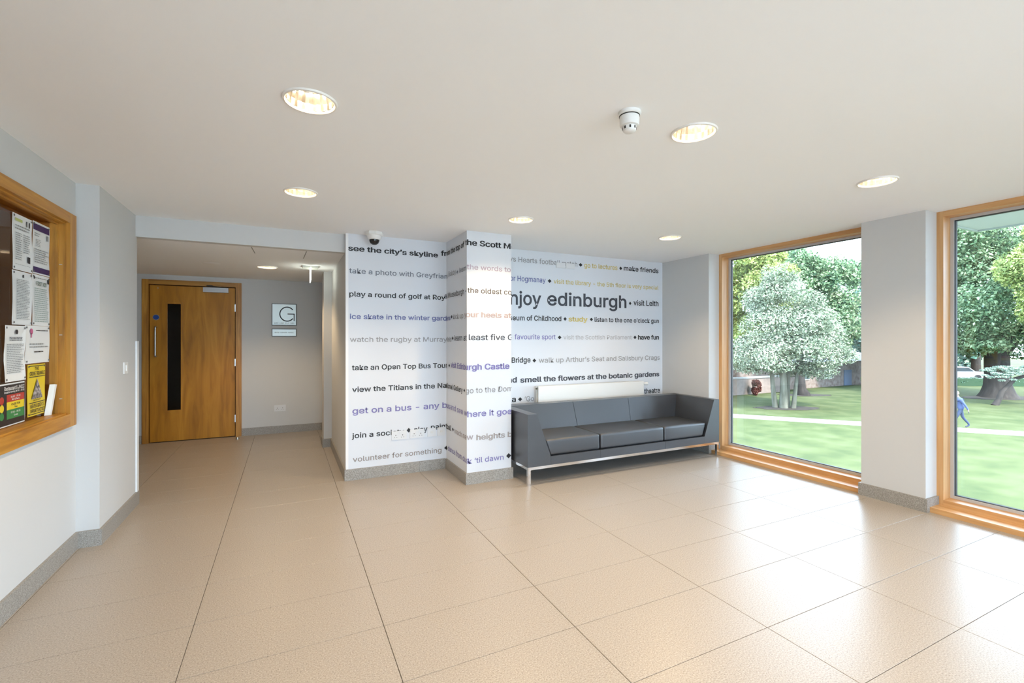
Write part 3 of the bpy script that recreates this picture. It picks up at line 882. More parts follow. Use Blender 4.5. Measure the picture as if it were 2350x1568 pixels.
# ---------------- radiator on the far wall behind the sofa
t = thing('radiator', (3.30, 4.60, .12), 'white flat panel radiator on the papered wall behind the sofa', 'radiator')
MB().box(2.54, 4.06, 4.545, 4.562, .22, .812).build('front_panel', enamel, t, bevel=.004)
MB().box(2.54, 4.06, 4.60, 4.612, .22, .812).build('rear_panel', enamel, t, bevel=.003)
b = MB()
for k in range(48):
    b.box(2.56 + k * .0312, 2.562 + k * .0312, 4.562, 4.60, .24, .800)
b.build('convector_fins', enamel, t)
MB().box(2.545, 4.055, 4.560, 4.602, .800, .812).build('top_grille', enamel, t, bevel=.002)
for xx in (2.7, 3.9):
    MB().box(xx - .015, xx + .015, 4.612, YT - .0005, .45, .55).build('wall_bracket', enamel, t)
    MB().tube([(xx + (.3 if xx < 3 else -.3), 4.60, .0), (xx + (.3 if xx < 3 else -.3), 4.60, .23)], .0075, 10).build('pipe', steel, t)
t2 = MB().tube([(4.06, 4.58, .775), (4.085, 4.58, .775)], .008, 10).build('valve_stem', mat('brass_dark', (.10, .09, .06), .4), t, smooth=True)
MB().tube([(4.085, 4.58, .775), (4.09, 4.58, .775), (4.145, 4.58, .775), (4.15, 4.58, .775)], [.013, .018, .021, .017], 16).build('thermostat_head', white_plastic, t, smooth=True)
MB().tube([(2.54, 4.58, .785), (2.525, 4.58, .785)], .009, 10).build('bleed_valve', mat('brass_dark'), t, smooth=True)

# ---------------- the sofa
t = thing('sofa', (3.21, 4.08, 0), 'long low black leather three-seat sofa on a thin chrome frame', 'sofa')
SX0, SX1, SY0, SY1 = 1.978, 4.452, 3.74, 4.425
zb, zt = .170, .655
ib0, ib1, it0, it1 = 2.222, 4.222, 2.072, 4.372      # well: bottom and top inner x
zr = .250
def arm(xo, xb, xtp):
    b = MB()
    pts = [(xo, SY0, zb), (xb, SY0, zb), (xb, SY0, zr), (xtp, SY0, zt), (xo, SY0, zt)]
    b.prism(pts, (0, SY1 - SY0, 0))
    return b.build('armrest', leather, t, bevel=.010, seg=3, smooth=True)
arm(SX0, ib0, it0)
arm(SX1, ib1, it1)
for a, c in ((ib0, 2.79), (2.79, 3.64), (3.64, ib1)):
    MB().box(a + .0012, c - .0012, SY0, SY1, zb, zr).build('base_panel', leather, t, bevel=.005, seg=2, smooth=True)
def lerp(a, b, k): return a + (b - a) * k
for k, (a, c) in enumerate(((0, .337), (.337, .663), (.663, 1))):
    xb0, xb1 = lerp(ib0 - .1, ib1 + .1, a), lerp(ib0 - .1, ib1 + .1, c)
    xt0, xt1 = lerp(it0 - .03, it1 + .03, a), lerp(it0 - .03, it1 + .03, c)
    g = .0022
    MB().hexa([(xb0 + g, 4.20, zr), (xb1 - g, 4.20, zr), (xb1 - g, SY1, zr), (xb0 + g, SY1, zr),
               (xt0 + g, 4.305, zt), (xt1 - g, 4.305, zt), (xt1 - g, SY1, zt), (xt0 + g, SY1, zt)]).build('back_panel', leather, t, bevel=.008, seg=3, smooth=True)
def cushion(b0, b1, t0, t1):
    b = MB()
    z0, z1 = zr + .002, .402
    b.hexa([(b0, SY0 + .015, z0), (b1, SY0 + .015, z0), (b1, 4.225, z0), (b0, 4.225, z0), (t0, SY0 + .018, z1), (t1, SY0 + .018, z1), (t1, 4.25, z1), (t0, 4.25, z1)])
    o = b.build('seat_cushion', leather, t)
    bm = bmesh.new(); bm.from_mesh(o.data)
    bmesh.ops.bevel(bm, geom=bm.edges[:], offset=.024, segments=4, affect='EDGES', profile=.6)
    bmesh.ops.subdivide_edges(bm, edges=[e for e in bm.edges if e.calc_length() > .2], cuts=7, use_grid_fill=True)
    cx, cy = (b0 + b1) / 2, (SY0 + 4.24) / 2
    for v in bm.verts:
        if v.co.z > z1 - .005:
            v.co.z += .012 * max(0, 1 - ((v.co.x - cx) / ((t1 - t0) / 2)) ** 2) * max(0, 1 - ((v.co.y - cy) / .25) ** 2)
    bm.to_mesh(o.data); bm.free()
    o.data.polygons.foreach_set('use_smooth', [True] * len(o.data.polygons))
    return o
cushion(2.228, 2.795, 2.176, 2.795)
cushion(2.806, 3.634, 2.806, 3.634)
cushion(3.645, 4.216, 3.645, 4.270)
b = MB()
fz0, fz1 = .144, .1695
b.box(SX0 + .004, SX1 - .004, SY0 + .002, SY0 + .030, fz0, fz1)
b.box(SX0 + .004, SX1 - .004, SY1 - .030, SY1 - .002, fz0, fz1)
b.box(SX0 + .004, SX0 + .032, SY0 + .03, SY1 - .03, fz0, fz1)
b.box(SX1 - .032, SX1 - .004, SY0 + .03, SY1 - .03, fz0, fz1)
b.build('chrome_frame', chrome, t, bevel=.002)
for lx in (SX0 + .004, SX1 - .032):
    for ly in (SY0 + .002, SY1 - .030):
        MB().box(lx, lx + .028, ly, ly + .028, .001, fz0).build('leg', chrome, t, bevel=.002)

# ---------------- notices behind the hatch glass (A4 sheets stuck to the pane)
XP = XG + .0022
def sheet(label, y0, y1, z0, z1, group='paper notices on the hatch glass', m=None, curl=.004, seed=0):
    t = thing('notice', (XP, (y0 + y1) / 2, z0), label, 'notice', group)
    rr = random.Random(seed)
    n = 8
    vs, fs = [], []
    for j in range(n + 1):
        for i in range(n + 1):
            u, v = i / n, j / n
            edge = max(abs(u - .5), abs(v - .5)) * 2
            vs.append((XP + curl * edge ** 4 * abs(math.sin(3 * v + seed)), y0 + (y1 - y0) * u, z0 + (z1 - z0) * v))
    for j in range(n):
        for i in range(n):
            a = j * (n + 1) + i
            fs.append((a, a + 1, a + n + 2, a + n + 1))
    me = bpy.data.meshes.new('sheet'); me.from_pydata(vs, [], fs); me.materials.append(m or paper_m)
    o = bpy.data.objects.new('sheet', me); C.objects.link(o)
    md = o.modifiers.new('thick', 'SOLIDIFY'); md.thickness = .0006; md.offset = -1
    o.parent = t; o.matrix_parent_inverse = parent_inv(t)
    b = MB()
    for (yy, zz) in ((y0 + .012, z0 + .012), (y1 - .012, z0 + .012), (y0 + .012, z1 - .012), (y1 - .012, z1 - .012)):
        b.box(XP + curl + .0004, XP + curl + .002, yy - .004, yy + .004, zz - .005, zz + .005)
    b.build('tack_dots', mat('tack', (.12, .12, .12), .5), t)
    return t
XI = XP + .0048
def rect(b, y0, y1, z0, z1, x=None):
    b.poly([(x or XI, y0, z0), (x or XI, y1, z0), (x or XI, y1, z1), (x or XI, y0, z1)])
def text_lines(t, y0, y1, ztop, zbot, n, m, seed=0, name='printed_lines', short=.25):
    rr = random.Random(seed); b = MB()
    dz = (ztop - zbot) / n
    for k in range(n):
        z = ztop - k * dz
        ye = y1 - (y1 - y0) * short * rr.random() * (rr.random() < .6)
        y = y0
        while y < ye:
            wd = rr.uniform(.006, .022)
            rect(b, y, min(y + wd, ye), z - dz * .42, z)
            y += wd + .0035
    return b.build(name, m, t)
def words_on(t, s, y0, y1, z, h, m, wt=.015, x=None, name='lettering', center=False):
    me = text_mesh(s, wt, 2)
    a, c = mesh_span(me)
    sx = (y1 - y0) / (c - a)
    for v in me.vertices:
        v.co = Vector((x or XI, (v.co.x - a) * sx + y0, v.co.y * h / CAP + z))
    me.materials.append(m)
    o = bpy.data.objects.new(name, me); C.objects.link(o)
    o.parent = t; o.matrix_parent_inverse = parent_inv(t)
    return o
purple = mat('purple_band', (.045, .02, .10), .6)
lime = mat('lime_print', (.50, .55, .20), .6)
pink = mat('pink_print', (.55, .12, .25), .6)
A = sheet('white sheet with two text columns and lime heading, top left on the hatch glass', 3.324, 3.532, 1.716, 2.013, seed=1)
rect(bb := MB(), 3.345, 3.42, 1.975, 1.990); bb.build('lime_heading', lime, A)
b = MB(); rect(b, 3.462, 3.472, 1.962, 1.992); rect(b, 3.492, 3.502, 1.962, 1.992); rect(b, 3.475, 3.505, 1.765, 1.800); b.build('dark_marks', ink, A)
text_lines(A, 3.345, 3.50, 1.955, 1.925, 2, grey_ink, 2)
text_lines(A, 3.350, 3.415, 1.915, 1.765, 13, grey_ink, 3); text_lines(A, 3.430, 3.500, 1.915, 1.81, 9, grey_ink, 4)
text_lines(A, 3.345, 3.51, 1.748, 1.744, 1, grey_ink, 5, short=0)
A = sheet('white notice with deep purple bands at its top and foot', 3.537, 3.743, 1.720, 2.018, seed=2)
b = MB(); rect(b, 3.540, 3.735, 1.970, 2.006); rect(b, 3.540, 3.738, 1.728, 1.760); b.build('purple_bands', purple, A)
text_lines(A, 3.555, 3.62, 1.955, 1.93, 2, grey_ink, 6); text_lines(A, 3.57, 3.63, 1.92, 1.875, 5, grey_ink, 7)
text_lines(A, 3.555, 3.725, 1.865, 1.78, 7, grey_ink, 8)
b = MB(); rect(b, 3.70, 3.725, 1.93, 1.96); b.build('small_emblem', grey_ink, A)
A = sheet('plain typed white letter sheet, left of the first aid sheet', 3.322, 3.527, 1.424, 1.712, seed=3)
b = MB(); rect(b, 3.425, 3.437, 1.680, 1.696); b.build('small_emblem', ink, A)
text_lines(A, 3.36, 3.50, 1.668, 1.450, 26, grey_ink, 9)
A = sheet('white first aid sheet with faint green table', 3.532, 3.742, 1.424, 1.717, seed=4)
words_on(A, 'FIRST AID', 3.575, 3.70, 1.655, .022, mat('dark_green_ink', (.08, .16, .12), .6))
text_lines(A, 3.56, 3.72, 1.70, 1.69, 1, grey_ink, 10); text_lines(A, 3.555, 3.725, 1.64, 1.44, 17, mat('green_grey_ink', (.36, .44, .40), .7), 11)
b = MB(); rect(b, 3.548, 3.560, 1.690, 1.705); rect(b, 3.712, 3.732, 1.675, 1.700); b.build('dark_marks', ink, A)
A = sheet('white typed notice with a dark round emblem, lower left of the sheets', 3.243, 3.450, 1.126, 1.418, seed=5, curl=.007)
MB().lathe([(0, 0), (.013, 0)], (XI + .004, 3.352, 1.385), 20, 'x').build('round_emblem', ink, A)
text_lines(A, 3.29, 3.42, 1.358, 1.335, 3, ink, 12, short=.1); text_lines(A, 3.265, 3.435, 1.322, 1.165, 17, grey_ink, 13)
A = sheet('landscape white notice with a small pink ribbon emblem', 3.455, 3.742, 1.210, 1.423, seed=6)
MB().lathe([(0, 0), (.016, 0)], (XI, 3.52, 1.390), 16, 'x').build('pink_emblem', pink, A)
b = MB(); rect(b, 3.515, 3.525, 1.355, 1.380); b.build('pink_ribbon', pink, A)
text_lines(A, 3.575, 3.715, 1.398, 1.386, 1, ink, 14, short=0)
text_lines(A, 3.50, 3.72, 1.322, 1.290, 2, grey_ink, 15); text_lines(A, 3.555, 3.66, 1.278, 1.262, 1, ink, 16, short=0)
# traffic light menu poster
A = sheet('black poster with traffic light circles and red, yellow and green bands', 3.160, 3.450, .898, 1.118, m=paper_m, seed=7, curl=.002)
b = MB(); rect(b, 3.166, 3.442, .905, 1.111, XI - .0006); b.build('black_ground', mat('poster_black', (.02, .014, .014), .5), A)
reds, yel, grn = mat('poster_red', (.42, .035, .02), .5), mat('poster_yellow', (.72, .55, .02), .5), mat('poster_green', (.03, .20, .05), .5)
for m_, z0, z1, cz in ((reds, 1.028, 1.066, 1.035), (yel, .988, 1.028, .995), (grn, .940, .988, .955)):
    b = MB(); rect(b, 3.262, 3.436, z0 - .006, z1 - .006); b.build('colour_band', m_, A)
    MB().lathe([(0, 0), (.020, 0)], (XI + .0003, 3.215, cz), 24, 'x').build('signal_circle', m_, A)
wh = mat('poster_white', (.75, .73, .70), .6)
words_on(A, 'Restaurant & JMCC', 3.240, 3.438, 1.083, .019, wh)
words_on(A, 'Breakfast serving 07:30 - 09:30', 3.240, 3.438, 1.069, .009, wh)
words_on(A, '08.15 - 09.00', 3.300, 3.395, 1.043, .009, wh, .015, XI + .0006); words_on(A, 'No Offers', 3.310, 3.385, 1.029, .009, wh, .015, XI + .0006)
words_on(A, 'QUIETER', 3.305, 3.395, 1.003, .010, ink, .015, XI + .0006); words_on(A, 'Time', 3.335, 3.365, .988, .009, ink, .015, XI + .0006)
words_on(A, '07.30 - 08.15', 3.300, 3.395, .962, .009, wh, .015, XI + .0006); words_on(A, 'Quiet', 3.330, 3.370, .946, .008, wh, .015, XI + .0006)
# yellow poster
A = sheet('yellow crime triangle poster with a grey triangular picture', 3.482, 3.690, .912, 1.203, m=mat('poster_yellow_sheet', (.72, .54, .03), .5), seed=8, curl=.002)
words_on(A, 'THE', 3.560, 3.605, 1.170, .018, ink); words_on(A, 'CRIME TRIANGLE', 3.500, 3.678, 1.142, .020, ink)
b = MB(); rect(b, 3.495, 3.68, 1.131, 1.135); rect(b, 3.495, 3.68, 1.192, 1.196); rect(b, 3.495, 3.68, .985, .989); rect(b, 3.495, 3.68, .921, .925); b.build('black_rules', ink, A)
b = MB(); b.poly([(XI, 3.520, 1.008), (XI, 3.650, 1.008), (XI, 3.588, 1.122)]); b.build('triangle_picture', ramp_mat('photo_grey', [(.35, (.05, .05, .05)), (.5, (.22, .2, .19)), (.65, (.5, .46, .44))], 60), A)
words_on(A, 'OPPORTUNITY', 3.54, 3.63, .996, .007, ink)
words_on(A, 'NEVER CREATE', 3.508, 3.672, .958, .020, ink); words_on(A, 'OPPORTUNITIES', 3.505, 3.675, .931, .019, ink)
# folded card leaning in the hatch corner
t = thing('folded_card', (-1.262, 3.71, HZ0), 'narrow folded white card leaning in the hatch corner', 'card')
MB().hexa([(-1.285, 3.668, HZ0 + .009), (-1.262, 3.680, HZ0 + .009), (-1.262, 3.700, HZ0 + .009), (-1.285, 3.688, HZ0 + .009),
           (-1.275, 3.710, 1.075), (-1.253, 3.718, 1.075), (-1.253, 3.744, 1.071), (-1.275, 3.736, 1.071)]).build('card_fold', paper_m, t)
# counter and boxes dimly seen behind the glass
t = thing('reception_counter', (-1.75, 2.6, 0), 'brown counter top just behind the hatch glass', 'counter')
MB().box(-2.1, -1.42, 1.2, 3.9, .83, .87).build('counter_top', oak('y', .7), t, bevel=.004)
MB().box(-2.05, -2.0, 1.25, 3.85, 0, .83).build('counter_panel', rec, t)
t = thing('leaflet_box', (-1.55, 3.55, .87), 'pale box of leaflets behind the yellow poster', 'box')
MB().box(-1.66, -1.46, 3.44, 3.68, .872, 1.08).build('box_body', mat('pale_card', (.42, .36, .27), .8), t, bevel=.004)
MB().box(-1.64, -1.48, 3.46, 3.66, 1.08, 1.12).build('leaflets', paper_m, t)
# =================================================================== outside, one storey down
GZ = -3.05
lawn_m = ramp_mat('mown_grass', [(0.3, (0.040, 0.055, 0.022)), (0.5, (0.058, 0.072, 0.029)), (0.7, (0.076, 0.089, 0.042))], 0.9, rough=0.9, detail=9, spec=0.1, stretch=(1, 1, 1))
lw = MB()
N = 24
structure(MB().box(-60, 150, -80, 120, GZ - .3, GZ).build('lawn', lawn_m), 'sunlit mown lawn outside the windows')
structure(MB().box(4.72, 4.95, -3.2, 12, GZ, -.5).build('wall_outside', mat('facade_render')), 'lower facade of this building')
structure(MB().box(-14, 14, -22, -3.25, GZ - .1, -.04).build('bounce_terrace', mat('terrace_bounce_paving', (.45, .44, .42), .85, vary=(2, .08))), 'unseen pale terrace behind the camera')  # unseen paving added to bounce sun and sky light up to the ceiling
# path: straight strip of pale paving across the lawn
pv = Vector((31.18 - 23.17, 9.1 - 18.72, 0)).normalized()
pn = Vector((-pv.y, pv.x, 0))
p0 = Vector((23.17, 18.72, 0)) - pv * 40
path = bpy.data.objects.new('path', None); C.objects.link(path); structure(path, 'pale paved path crossing the lawn')
path_m = mat('pale_paving', (.24, .23, .22), .85, vary=(3, .08))
for k in range(100):
    a = p0 + pv * (k * .9); c = p0 + pv * (k * .9 + .89)
    MB().hexa([(*(a - pn * 1.25).xy, GZ - .05), (*(c - pn * 1.25).xy, GZ - .05), (*c.xy, GZ - .05), (*a.xy, GZ - .05), (*(a - pn * 1.25).xy, GZ + .03), (*(c - pn * 1.25).xy, GZ + .03), (*c.xy, GZ + .03), (*a.xy, GZ + .03)]).build('paving_slab', path_m, path)
# canopy of this building above the second window
cn = bpy.data.objects.new('canopy', None); C.objects.link(cn); structure(cn, 'pale flat canopy outside above the second window')
can_m = mat('canopy_soffit', (.50, .54, .53), .7)
for k in range(5):
    y1 = 2.76 - k * 1.9
    MB().box(4.96, 8.03, y1 - 1.89, y1, 2.75, 2.95).build('soffit_panel', can_m, cn, bevel=.004, seg=1)
b = MB(); b.box(8.03, 8.06, -6.8, 2.79, 2.73, 3.0); b.box(4.96, 8.03, 2.76, 2.79, 2.73, 3.0); b.build('fascia', mat('canopy_fascia', (.36, .42, .38), .6), cn)

def leafy(name, parent, blobs, n, size, m, seed=0, squash=1.0, shell=.55):
    """n leaf quads scattered in ellipsoid blobs (cx, cy, cz, rx, ry, rz); denser near each shell"""
    rng = np.random.default_rng(seed)
    vol = np.array([b[3] * b[4] * b[5] for b in blobs]) ** (2 / 3)
    idx = rng.choice(len(blobs), n, p=vol / vol.sum())
    B = np.array(blobs)[idx]
    d = rng.normal(size=(n, 3)); d /= np.linalg.norm(d, axis=1)[:, None]
    r = shell + (1 - shell) * rng.random(n) ** .5
    r = np.where(rng.random(n) < .15, r * 1.12, r)
    c = B[:, :3] + d * r[:, None] * B[:, 3:]
    nrm = d * .6 + rng.normal(size=(n, 3)) * .6 + np.array([0, 0, .35])
    nrm /= np.linalg.norm(nrm, axis=1)[:, None]
    a = np.cross(nrm, rng.normal(size=(n, 3))); a /= np.linalg.norm(a, axis=1)[:, None]
    bt = np.cross(nrm, a)
    s = size * (.6 + .8 * rng.random(n))[:, None]
    v = np.stack([c - a * s, c + bt * s * .5, c + a * s, c - bt * s * .5], 1).reshape(-1, 3)
    me = bpy.data.meshes.new(name)
    me.vertices.add(n * 4); me.vertices.foreach_set('co', v.ravel().astype(np.float32))
    me.loops.add(n * 4); me.loops.foreach_set('vertex_index', np.arange(n * 4, dtype=np.int32))
    me.polygons.add(n); me.polygons.foreach_set('loop_start', np.arange(0, n * 4, 4, dtype=np.int32))
    me.polygons.foreach_set('loop_total', np.full(n, 4, dtype=np.int32))
    me.update(calc_edges=True)
    me.materials.append(m)
    o = bpy.data.objects.new(name, me); C.objects.link(o)
    tag(o, kind='stuff')
    o.parent = parent; o.matrix_parent_inverse = parent_inv(parent)
    return o
def leaf_mat(name, dark, mid, light):
    m = ramp_mat(name, [(0.27, dark), (0.5, mid), (0.74, light)], .8, rough=.6, detail=4, spec=.25, island=.40)  # dark stop and coarse noise put shaded gaps between leaves into the colour
    nt = m.node_tree
    b = nt.nodes['Principled BSDF']
    # thin leaves let some light through
    tr = nt.nodes.new('ShaderNodeBsdfTranslucent')
    mx = nt.nodes.new('ShaderNodeMixShader'); mx.inputs[0].default_value = .28
    src = b.inputs['Base Color'].links[0].from_socket
    nt.links.new(src, tr.inputs[0])
    out = nt.nodes['Material Output']
    nt.links.new(b.outputs[0], mx.inputs[1]); nt.links.new(tr.outputs[0], mx.inputs[2]); nt.links.new(mx.outputs[0], out.inputs[0])
    return m
lm_pale = leaf_mat('variegated_leaves', (0.0387, 0.0581, 0.0315), (0.1938, 0.2422, 0.1551), (0.4845, 0.5114, 0.4036))
lm_yel = leaf_mat('yellow_green_leaves', (0.043, 0.0716, 0.0179), (0.2292, 0.3008, 0.0859), (0.5767, 0.5968, 0.2189))
lm_mid = leaf_mat('mid_green_leaves', (0.0211, 0.0543, 0.0278), (0.1264, 0.2173, 0.102), (0.4213, 0.5031, 0.3088))
lm_dark = leaf_mat('deep_green_leaves', (0.0085, 0.0326, 0.0254), (0.059, 0.1522, 0.1113), (0.3043, 0.4227, 0.3603))
lm_bush = leaf_mat('bush_leaves', (0.0148, 0.0472, 0.0118), (0.0708, 0.1769, 0.0472), (0.2047, 0.344, 0.1146))
lm_ced = leaf_mat('blue_cedar_needles', (0.0603, 0.0986, 0.0766), (0.23, 0.3175, 0.2519), (0.4716, 0.5627, 0.4716))
bark = ramp_mat('grey_brown_bark', [(.3, (.009, .0075, .007)), (.55, (.026, .021, .018)), (.8, (.05, .042, .038))], 6, rough=.9, stretch=(1, 1, .2), detail=6, bump=.4)
bark_pale = ramp_mat('pale_bark', [(.3, (.05, .05, .035)), (.55, (.10, .10, .075)), (.8, (.15, .145, .12))], 6, rough=.9, stretch=(1, 1, .2), detail=6, bump=.3)
VR = Vector((.8994, -.4372, 0)); VF = Vector((.4372, .8994, 0))      # across and away from the lobby
def clumps(base, spec, seed, sub=14):
    """spec: big ellipsoids (across, away, height above ground, r_across, r_away, r_up); returns smaller blobs over their surfaces"""
    rr = random.Random(seed); out = []
    for (u, v, h, ru, rv, rh) in spec:
        for k in range(sub):
            d = Vector((rr.gauss(0, 1), rr.gauss(0, 1), rr.gauss(0, 1))).normalized()
            q = .72
            p = base + VR * (u + d.x * ru * q) + VF * (v + d.y * rv * q) + Vector((0, 0, h + d.z * rh * q))
            s = rr.uniform(.28, .46)
            out.append((p.x, p.y, p.z, ru * s, rv * s, rh * s))
    return out
def tree(label, base, spec, n, size, lm, trunks, seed, bm_=None, sub=14, group='garden trees', shell=.35):
    base = Vector((base[0], base[1], GZ))
    t = thing('garden_tree', base, label, 'tree', group)
    for pts, rad in trunks:
        P = [base + VR * p[0] + VF * p[1] + Vector((0, 0, p[2])) for p in pts]
        MB().tube(P, rad, 12).build('trunk', bm_ or bark, t, smooth=True)
    leafy('foliage', t, clumps(base, spec, seed, sub), n, size, lm, seed, shell=shell)
    return t
# pale variegated tree with four stems
tree('pale silvery variegated tree with a cluster of pale stems, centre of the first window', (28.29, 18.85),
     [(0.1, 0, 3.4, 3.3, 3.0, 1.6), (0.0, 0, 5.0, 3.1, 2.6, 1.9), (-0.15, 0, 6.7, 2.2, 2.0, 1.6), (-.4, 0, 8.1, 1.2, 1.1, 1.1), (1.9, 0, 3.3, 2.3, 2.2, 1.3), (-1.7, 0, 3.3, 1.9, 2.0, 1.3), (1.4, 0, 4.8, 2.0, 2, 1.6)],
     70000, .07, lm_pale,
     [([(-.45, .2, -.1), (-.6, .2, 1.2), (-.75, .2, 3.2)], [.17, .14, .10]), ([(-.05, 0, -.1), (-.05, 0, 1.2), (-.1, 0, 4.5)], [.27, .20, .10]),
      ([(.35, .3, -.1), (.38, .3, 1.3), (.5, .3, 3.8)], [.16, .13, .09]), ([(.5, -.1, -.1), (.62, -.1, 1.0), (.9, 0, 3.0)], [.15, .12, .08])], 11, bark_pale, 20)
tree('tall dark-trunked tree behind the variegated tree', (35.89, 22.69), [(.2, 0, 7.5, 3.6, 3.0, 3.0), (-.8, 0, 9.8, 2.6, 2.4, 1.9), (2.2, 0, 8.4, 2.2, 2.2, 2.2), (2.4, 0, 5.2, 2.6, 2.4, 2.0)], 50000, .11, lm_mid,
     [([(.3, 0, -.1), (.12, 0, .5), (.05, 0, 2), (0, 0, 6.5)], [.55, .34, .27, .16])], 12, sub=16)
tree('broad yellow-green tree at the left edge of the first window', (29.64, 22.2), [(-.2, 0, 7.0, 3.2, 2.4, 3.0), (-1.4, 0, 9.8, 2.6, 2.2, 1.9), (.2, 0, 4.0, 2.8, 2.0, 1.9), (1.0, 0, 9.2, 1.9, 1.9, 1.6)], 50000, .105, lm_yel,
     [([(-2.2, 0, -.1), (-2.0, 0, 6)], [.35, .2])], 13, sub=18)
tree('deep green tree at the right of the first window, behind the pillar edge', (45.68, 21.6), [(-.2, 0, 6.3, 3.4, 2.4, 2.7), (.6, 0, 3.6, 3.0, 2.2, 1.9), (.8, 0, 8.2, 2.2, 2.0, 1.5), (-2.3, 0, 5.6, 1.9, 1.8, 1.9), (2.6, 0, 5.5, 2.4, 2.0, 2.4)], 44000, .12, lm_dark,
     [([(.5, 0, -.1), (.5, 0, 5)], [.4, .25])], 14, sub=18)
# second window
tree('huge old oak with a flared dark trunk in the second window', (47.91, 15.36), [(0, 0, 7.6, 6.4, 4.5, 4.2), (-2.2, 1, 12.2, 4.2, 4, 3.4), (3.4, 0, 12.0, 4.6, 4, 3.4), (0.4, -1, 4.3, 4.2, 2.6, 1.4)], 85000, .115, lm_mid,
     [([(0, 0, -.15), (0, 0, .35), (-.02, 0, .9), (-.05, 0, 1.8), (-.1, 0, 3.6), (-.4, 0, 6.5)], [1.3, .98, .80, .72, .70, .5]), ([(.1, 0, 3.0), (1.6, 0, 5), (2.8, 0, 7.5)], [.5, .34, .2])], 15, sub=26)
tree('deep green tree rising behind the old oak', (54, 21), [(-2, 0, 11, 4.6, 4, 4.0), (-3, 0, 6, 3.4, 3, 3.2), (-1.0, 0, 15.6, 3.8, 3, 3.0)], 40000, .15, lm_dark, [([(-2, 0, -.1), (-2, 0, 8)], [.5, .3])], 16, sub=18)
tree('light green tree leaning in at the right edge of the second window', (42.6, 11.3), [(-.4, 0, 8.0, 2.3, 2, 2.6), (.8, 0, 10.4, 2.0, 2, 1.8), (1.2, 0, 5.6, 2.0, 2, 1.6)], 36000, .09, lm_yel, [([(2.6, 0, -.1), (1.2, 0, 6)], [.3, .2])], 17, sub=16)
# blue cedar bough on a bent stem
base = Vector((42.53, 13.42, GZ))
t = thing('blue_cedar', base, 'small bent blue cedar with pale drooping fronds beside the oak trunk', 'tree', 'garden trees')
MB().tube([base + VR * a + Vector((0, 0, h)) for a, h in ((-.5, -.05), (-.25, .35), (-.05, .85), (.35, 1.25), (.85, 1.75), (1.8, 2.0), (3.2, 2.3))], [.20, .15, .14, .13, .11, .09, .05], 10).build('bent_stem', bark, t, smooth=True)
bl = []
rr = random.Random(5)
for k in range(12):
    u0 = -.2 + k * .26
    h0 = 2.35 + .15 * math.sin(k)
    for q in range(9):
        f = q / 8
        u = u0 - 1.5 * f * (1 if k < 9 else .5)
        h = h0 + .25 * math.sin(f * PI * .7) - .75 * f * f
        p = base + VR * u + VF * rr.uniform(-.8, .2) + Vector((0, 0, h))
        bl.append((p.x, p.y, p.z, .15, .2, .06))
leafy('foliage', t, bl, 16000, .04, lm_ced, 5, shell=.1)
# bushes
def bush(label, base, ru, rv, rh, n, lm, seed, size=.1):
    base = Vector((base[0], base[1], GZ))
    t = thing('garden_bush', base, label, 'bush', 'garden bushes')
    MB().tube([base + Vector((0, 0, -.05)), base + Vector((0, 0, rh))], [.08, .04], 8).build('stem', bark, t)
    leafy('foliage', t, clumps(base, [(0, 0, rh * .95, ru, rv, rh)], seed, 12), n, size, lm, seed)
bush('green bush beside the blue door', (49.0, 24.2), 1.0, .8, 1.0, 4500, lm_bush, 21)
bush('reddish brown dry shrub by the far brick wall', (32.74, 24.1), .36, .4, .62, 2600, leaf_mat('russet_leaves', (0.0468, 0.0094, 0.007), (0.131, 0.0328, 0.0234), (0.2153, 0.0936, 0.0655)), 22, .07)
bush('bright green bush left of the oak trunk beyond the hedge', (57.5, 23.4), 1.8, 1.2, .95, 6000, lm_bush, 23, .12)
# clipped hedge
t = thing('clipped_hedge', (60, 19.5, GZ), 'low clipped dark hedge behind the oak', 'hedge')
ha, hb = Vector((52.5, 23.5, GZ)), Vector((66, 15.0, GZ))
hd_ = (hb - ha).normalized(); hn = Vector((-hd_.y, hd_.x, 0))
q = [ha - hn * .4, hb - hn * .4, hb + hn * .4, ha + hn * .4]
MB().hexa([tuple(v) for v in q] + [(v.x, v.y, GZ + .68) for v in q]).build('hedge_core', mat('hedge_core', (.015, .05, .02), .9), t)
rng = random.Random(3)
bl = []
for k in range(160):
    p = ha + hd_ * (k / 160) * (hb - ha).length
    bl.append((p.x, p.y, GZ + .38, .35, .42, .36))
leafy('foliage', t, bl, 14000, .06, lm_dark, 31, shell=.8)
# brick garden range and its openings
t = thing('brick_outbuilding', (38, 25.6, GZ), 'long low pink brick outbuilding behind the trees', 'building')
brick_m = ramp_mat('weathered_pink_brick', [(.3, (.11, .075, .06)), (.5, (.17, .13, .11)), (.7, (.21, .18, .16))], 3.5, rough=.9, detail=8)
MB().box(24, 47.0, 25.5, 29, GZ, GZ + 2.3).build('brick_wall', brick_m, t)
MB().box(47.0, 60, 25.5, 29, GZ, GZ + 2.3).build('brick_wall', brick_m, t)
MB().hexa([(23.8, 25.2, GZ + 2.3), (60.2, 25.2, GZ + 2.3), (60.2, 29.3, GZ + 2.3), (23.8, 29.3, GZ + 2.3), (23.8, 27, GZ + 3.2), (60.2, 27, GZ + 3.2), (60.2, 27.4, GZ + 3.2), (23.8, 27.4, GZ + 3.2)]).build('slate_roof', mat('roof_slate', (.16, .17, .19), .6), t)
MB().box(46.9, 48.1, 25.44, 25.5, GZ, GZ + 1.45).build('blue_door', mat('blue_grey_door', (.07, .10, .16), .6), t)
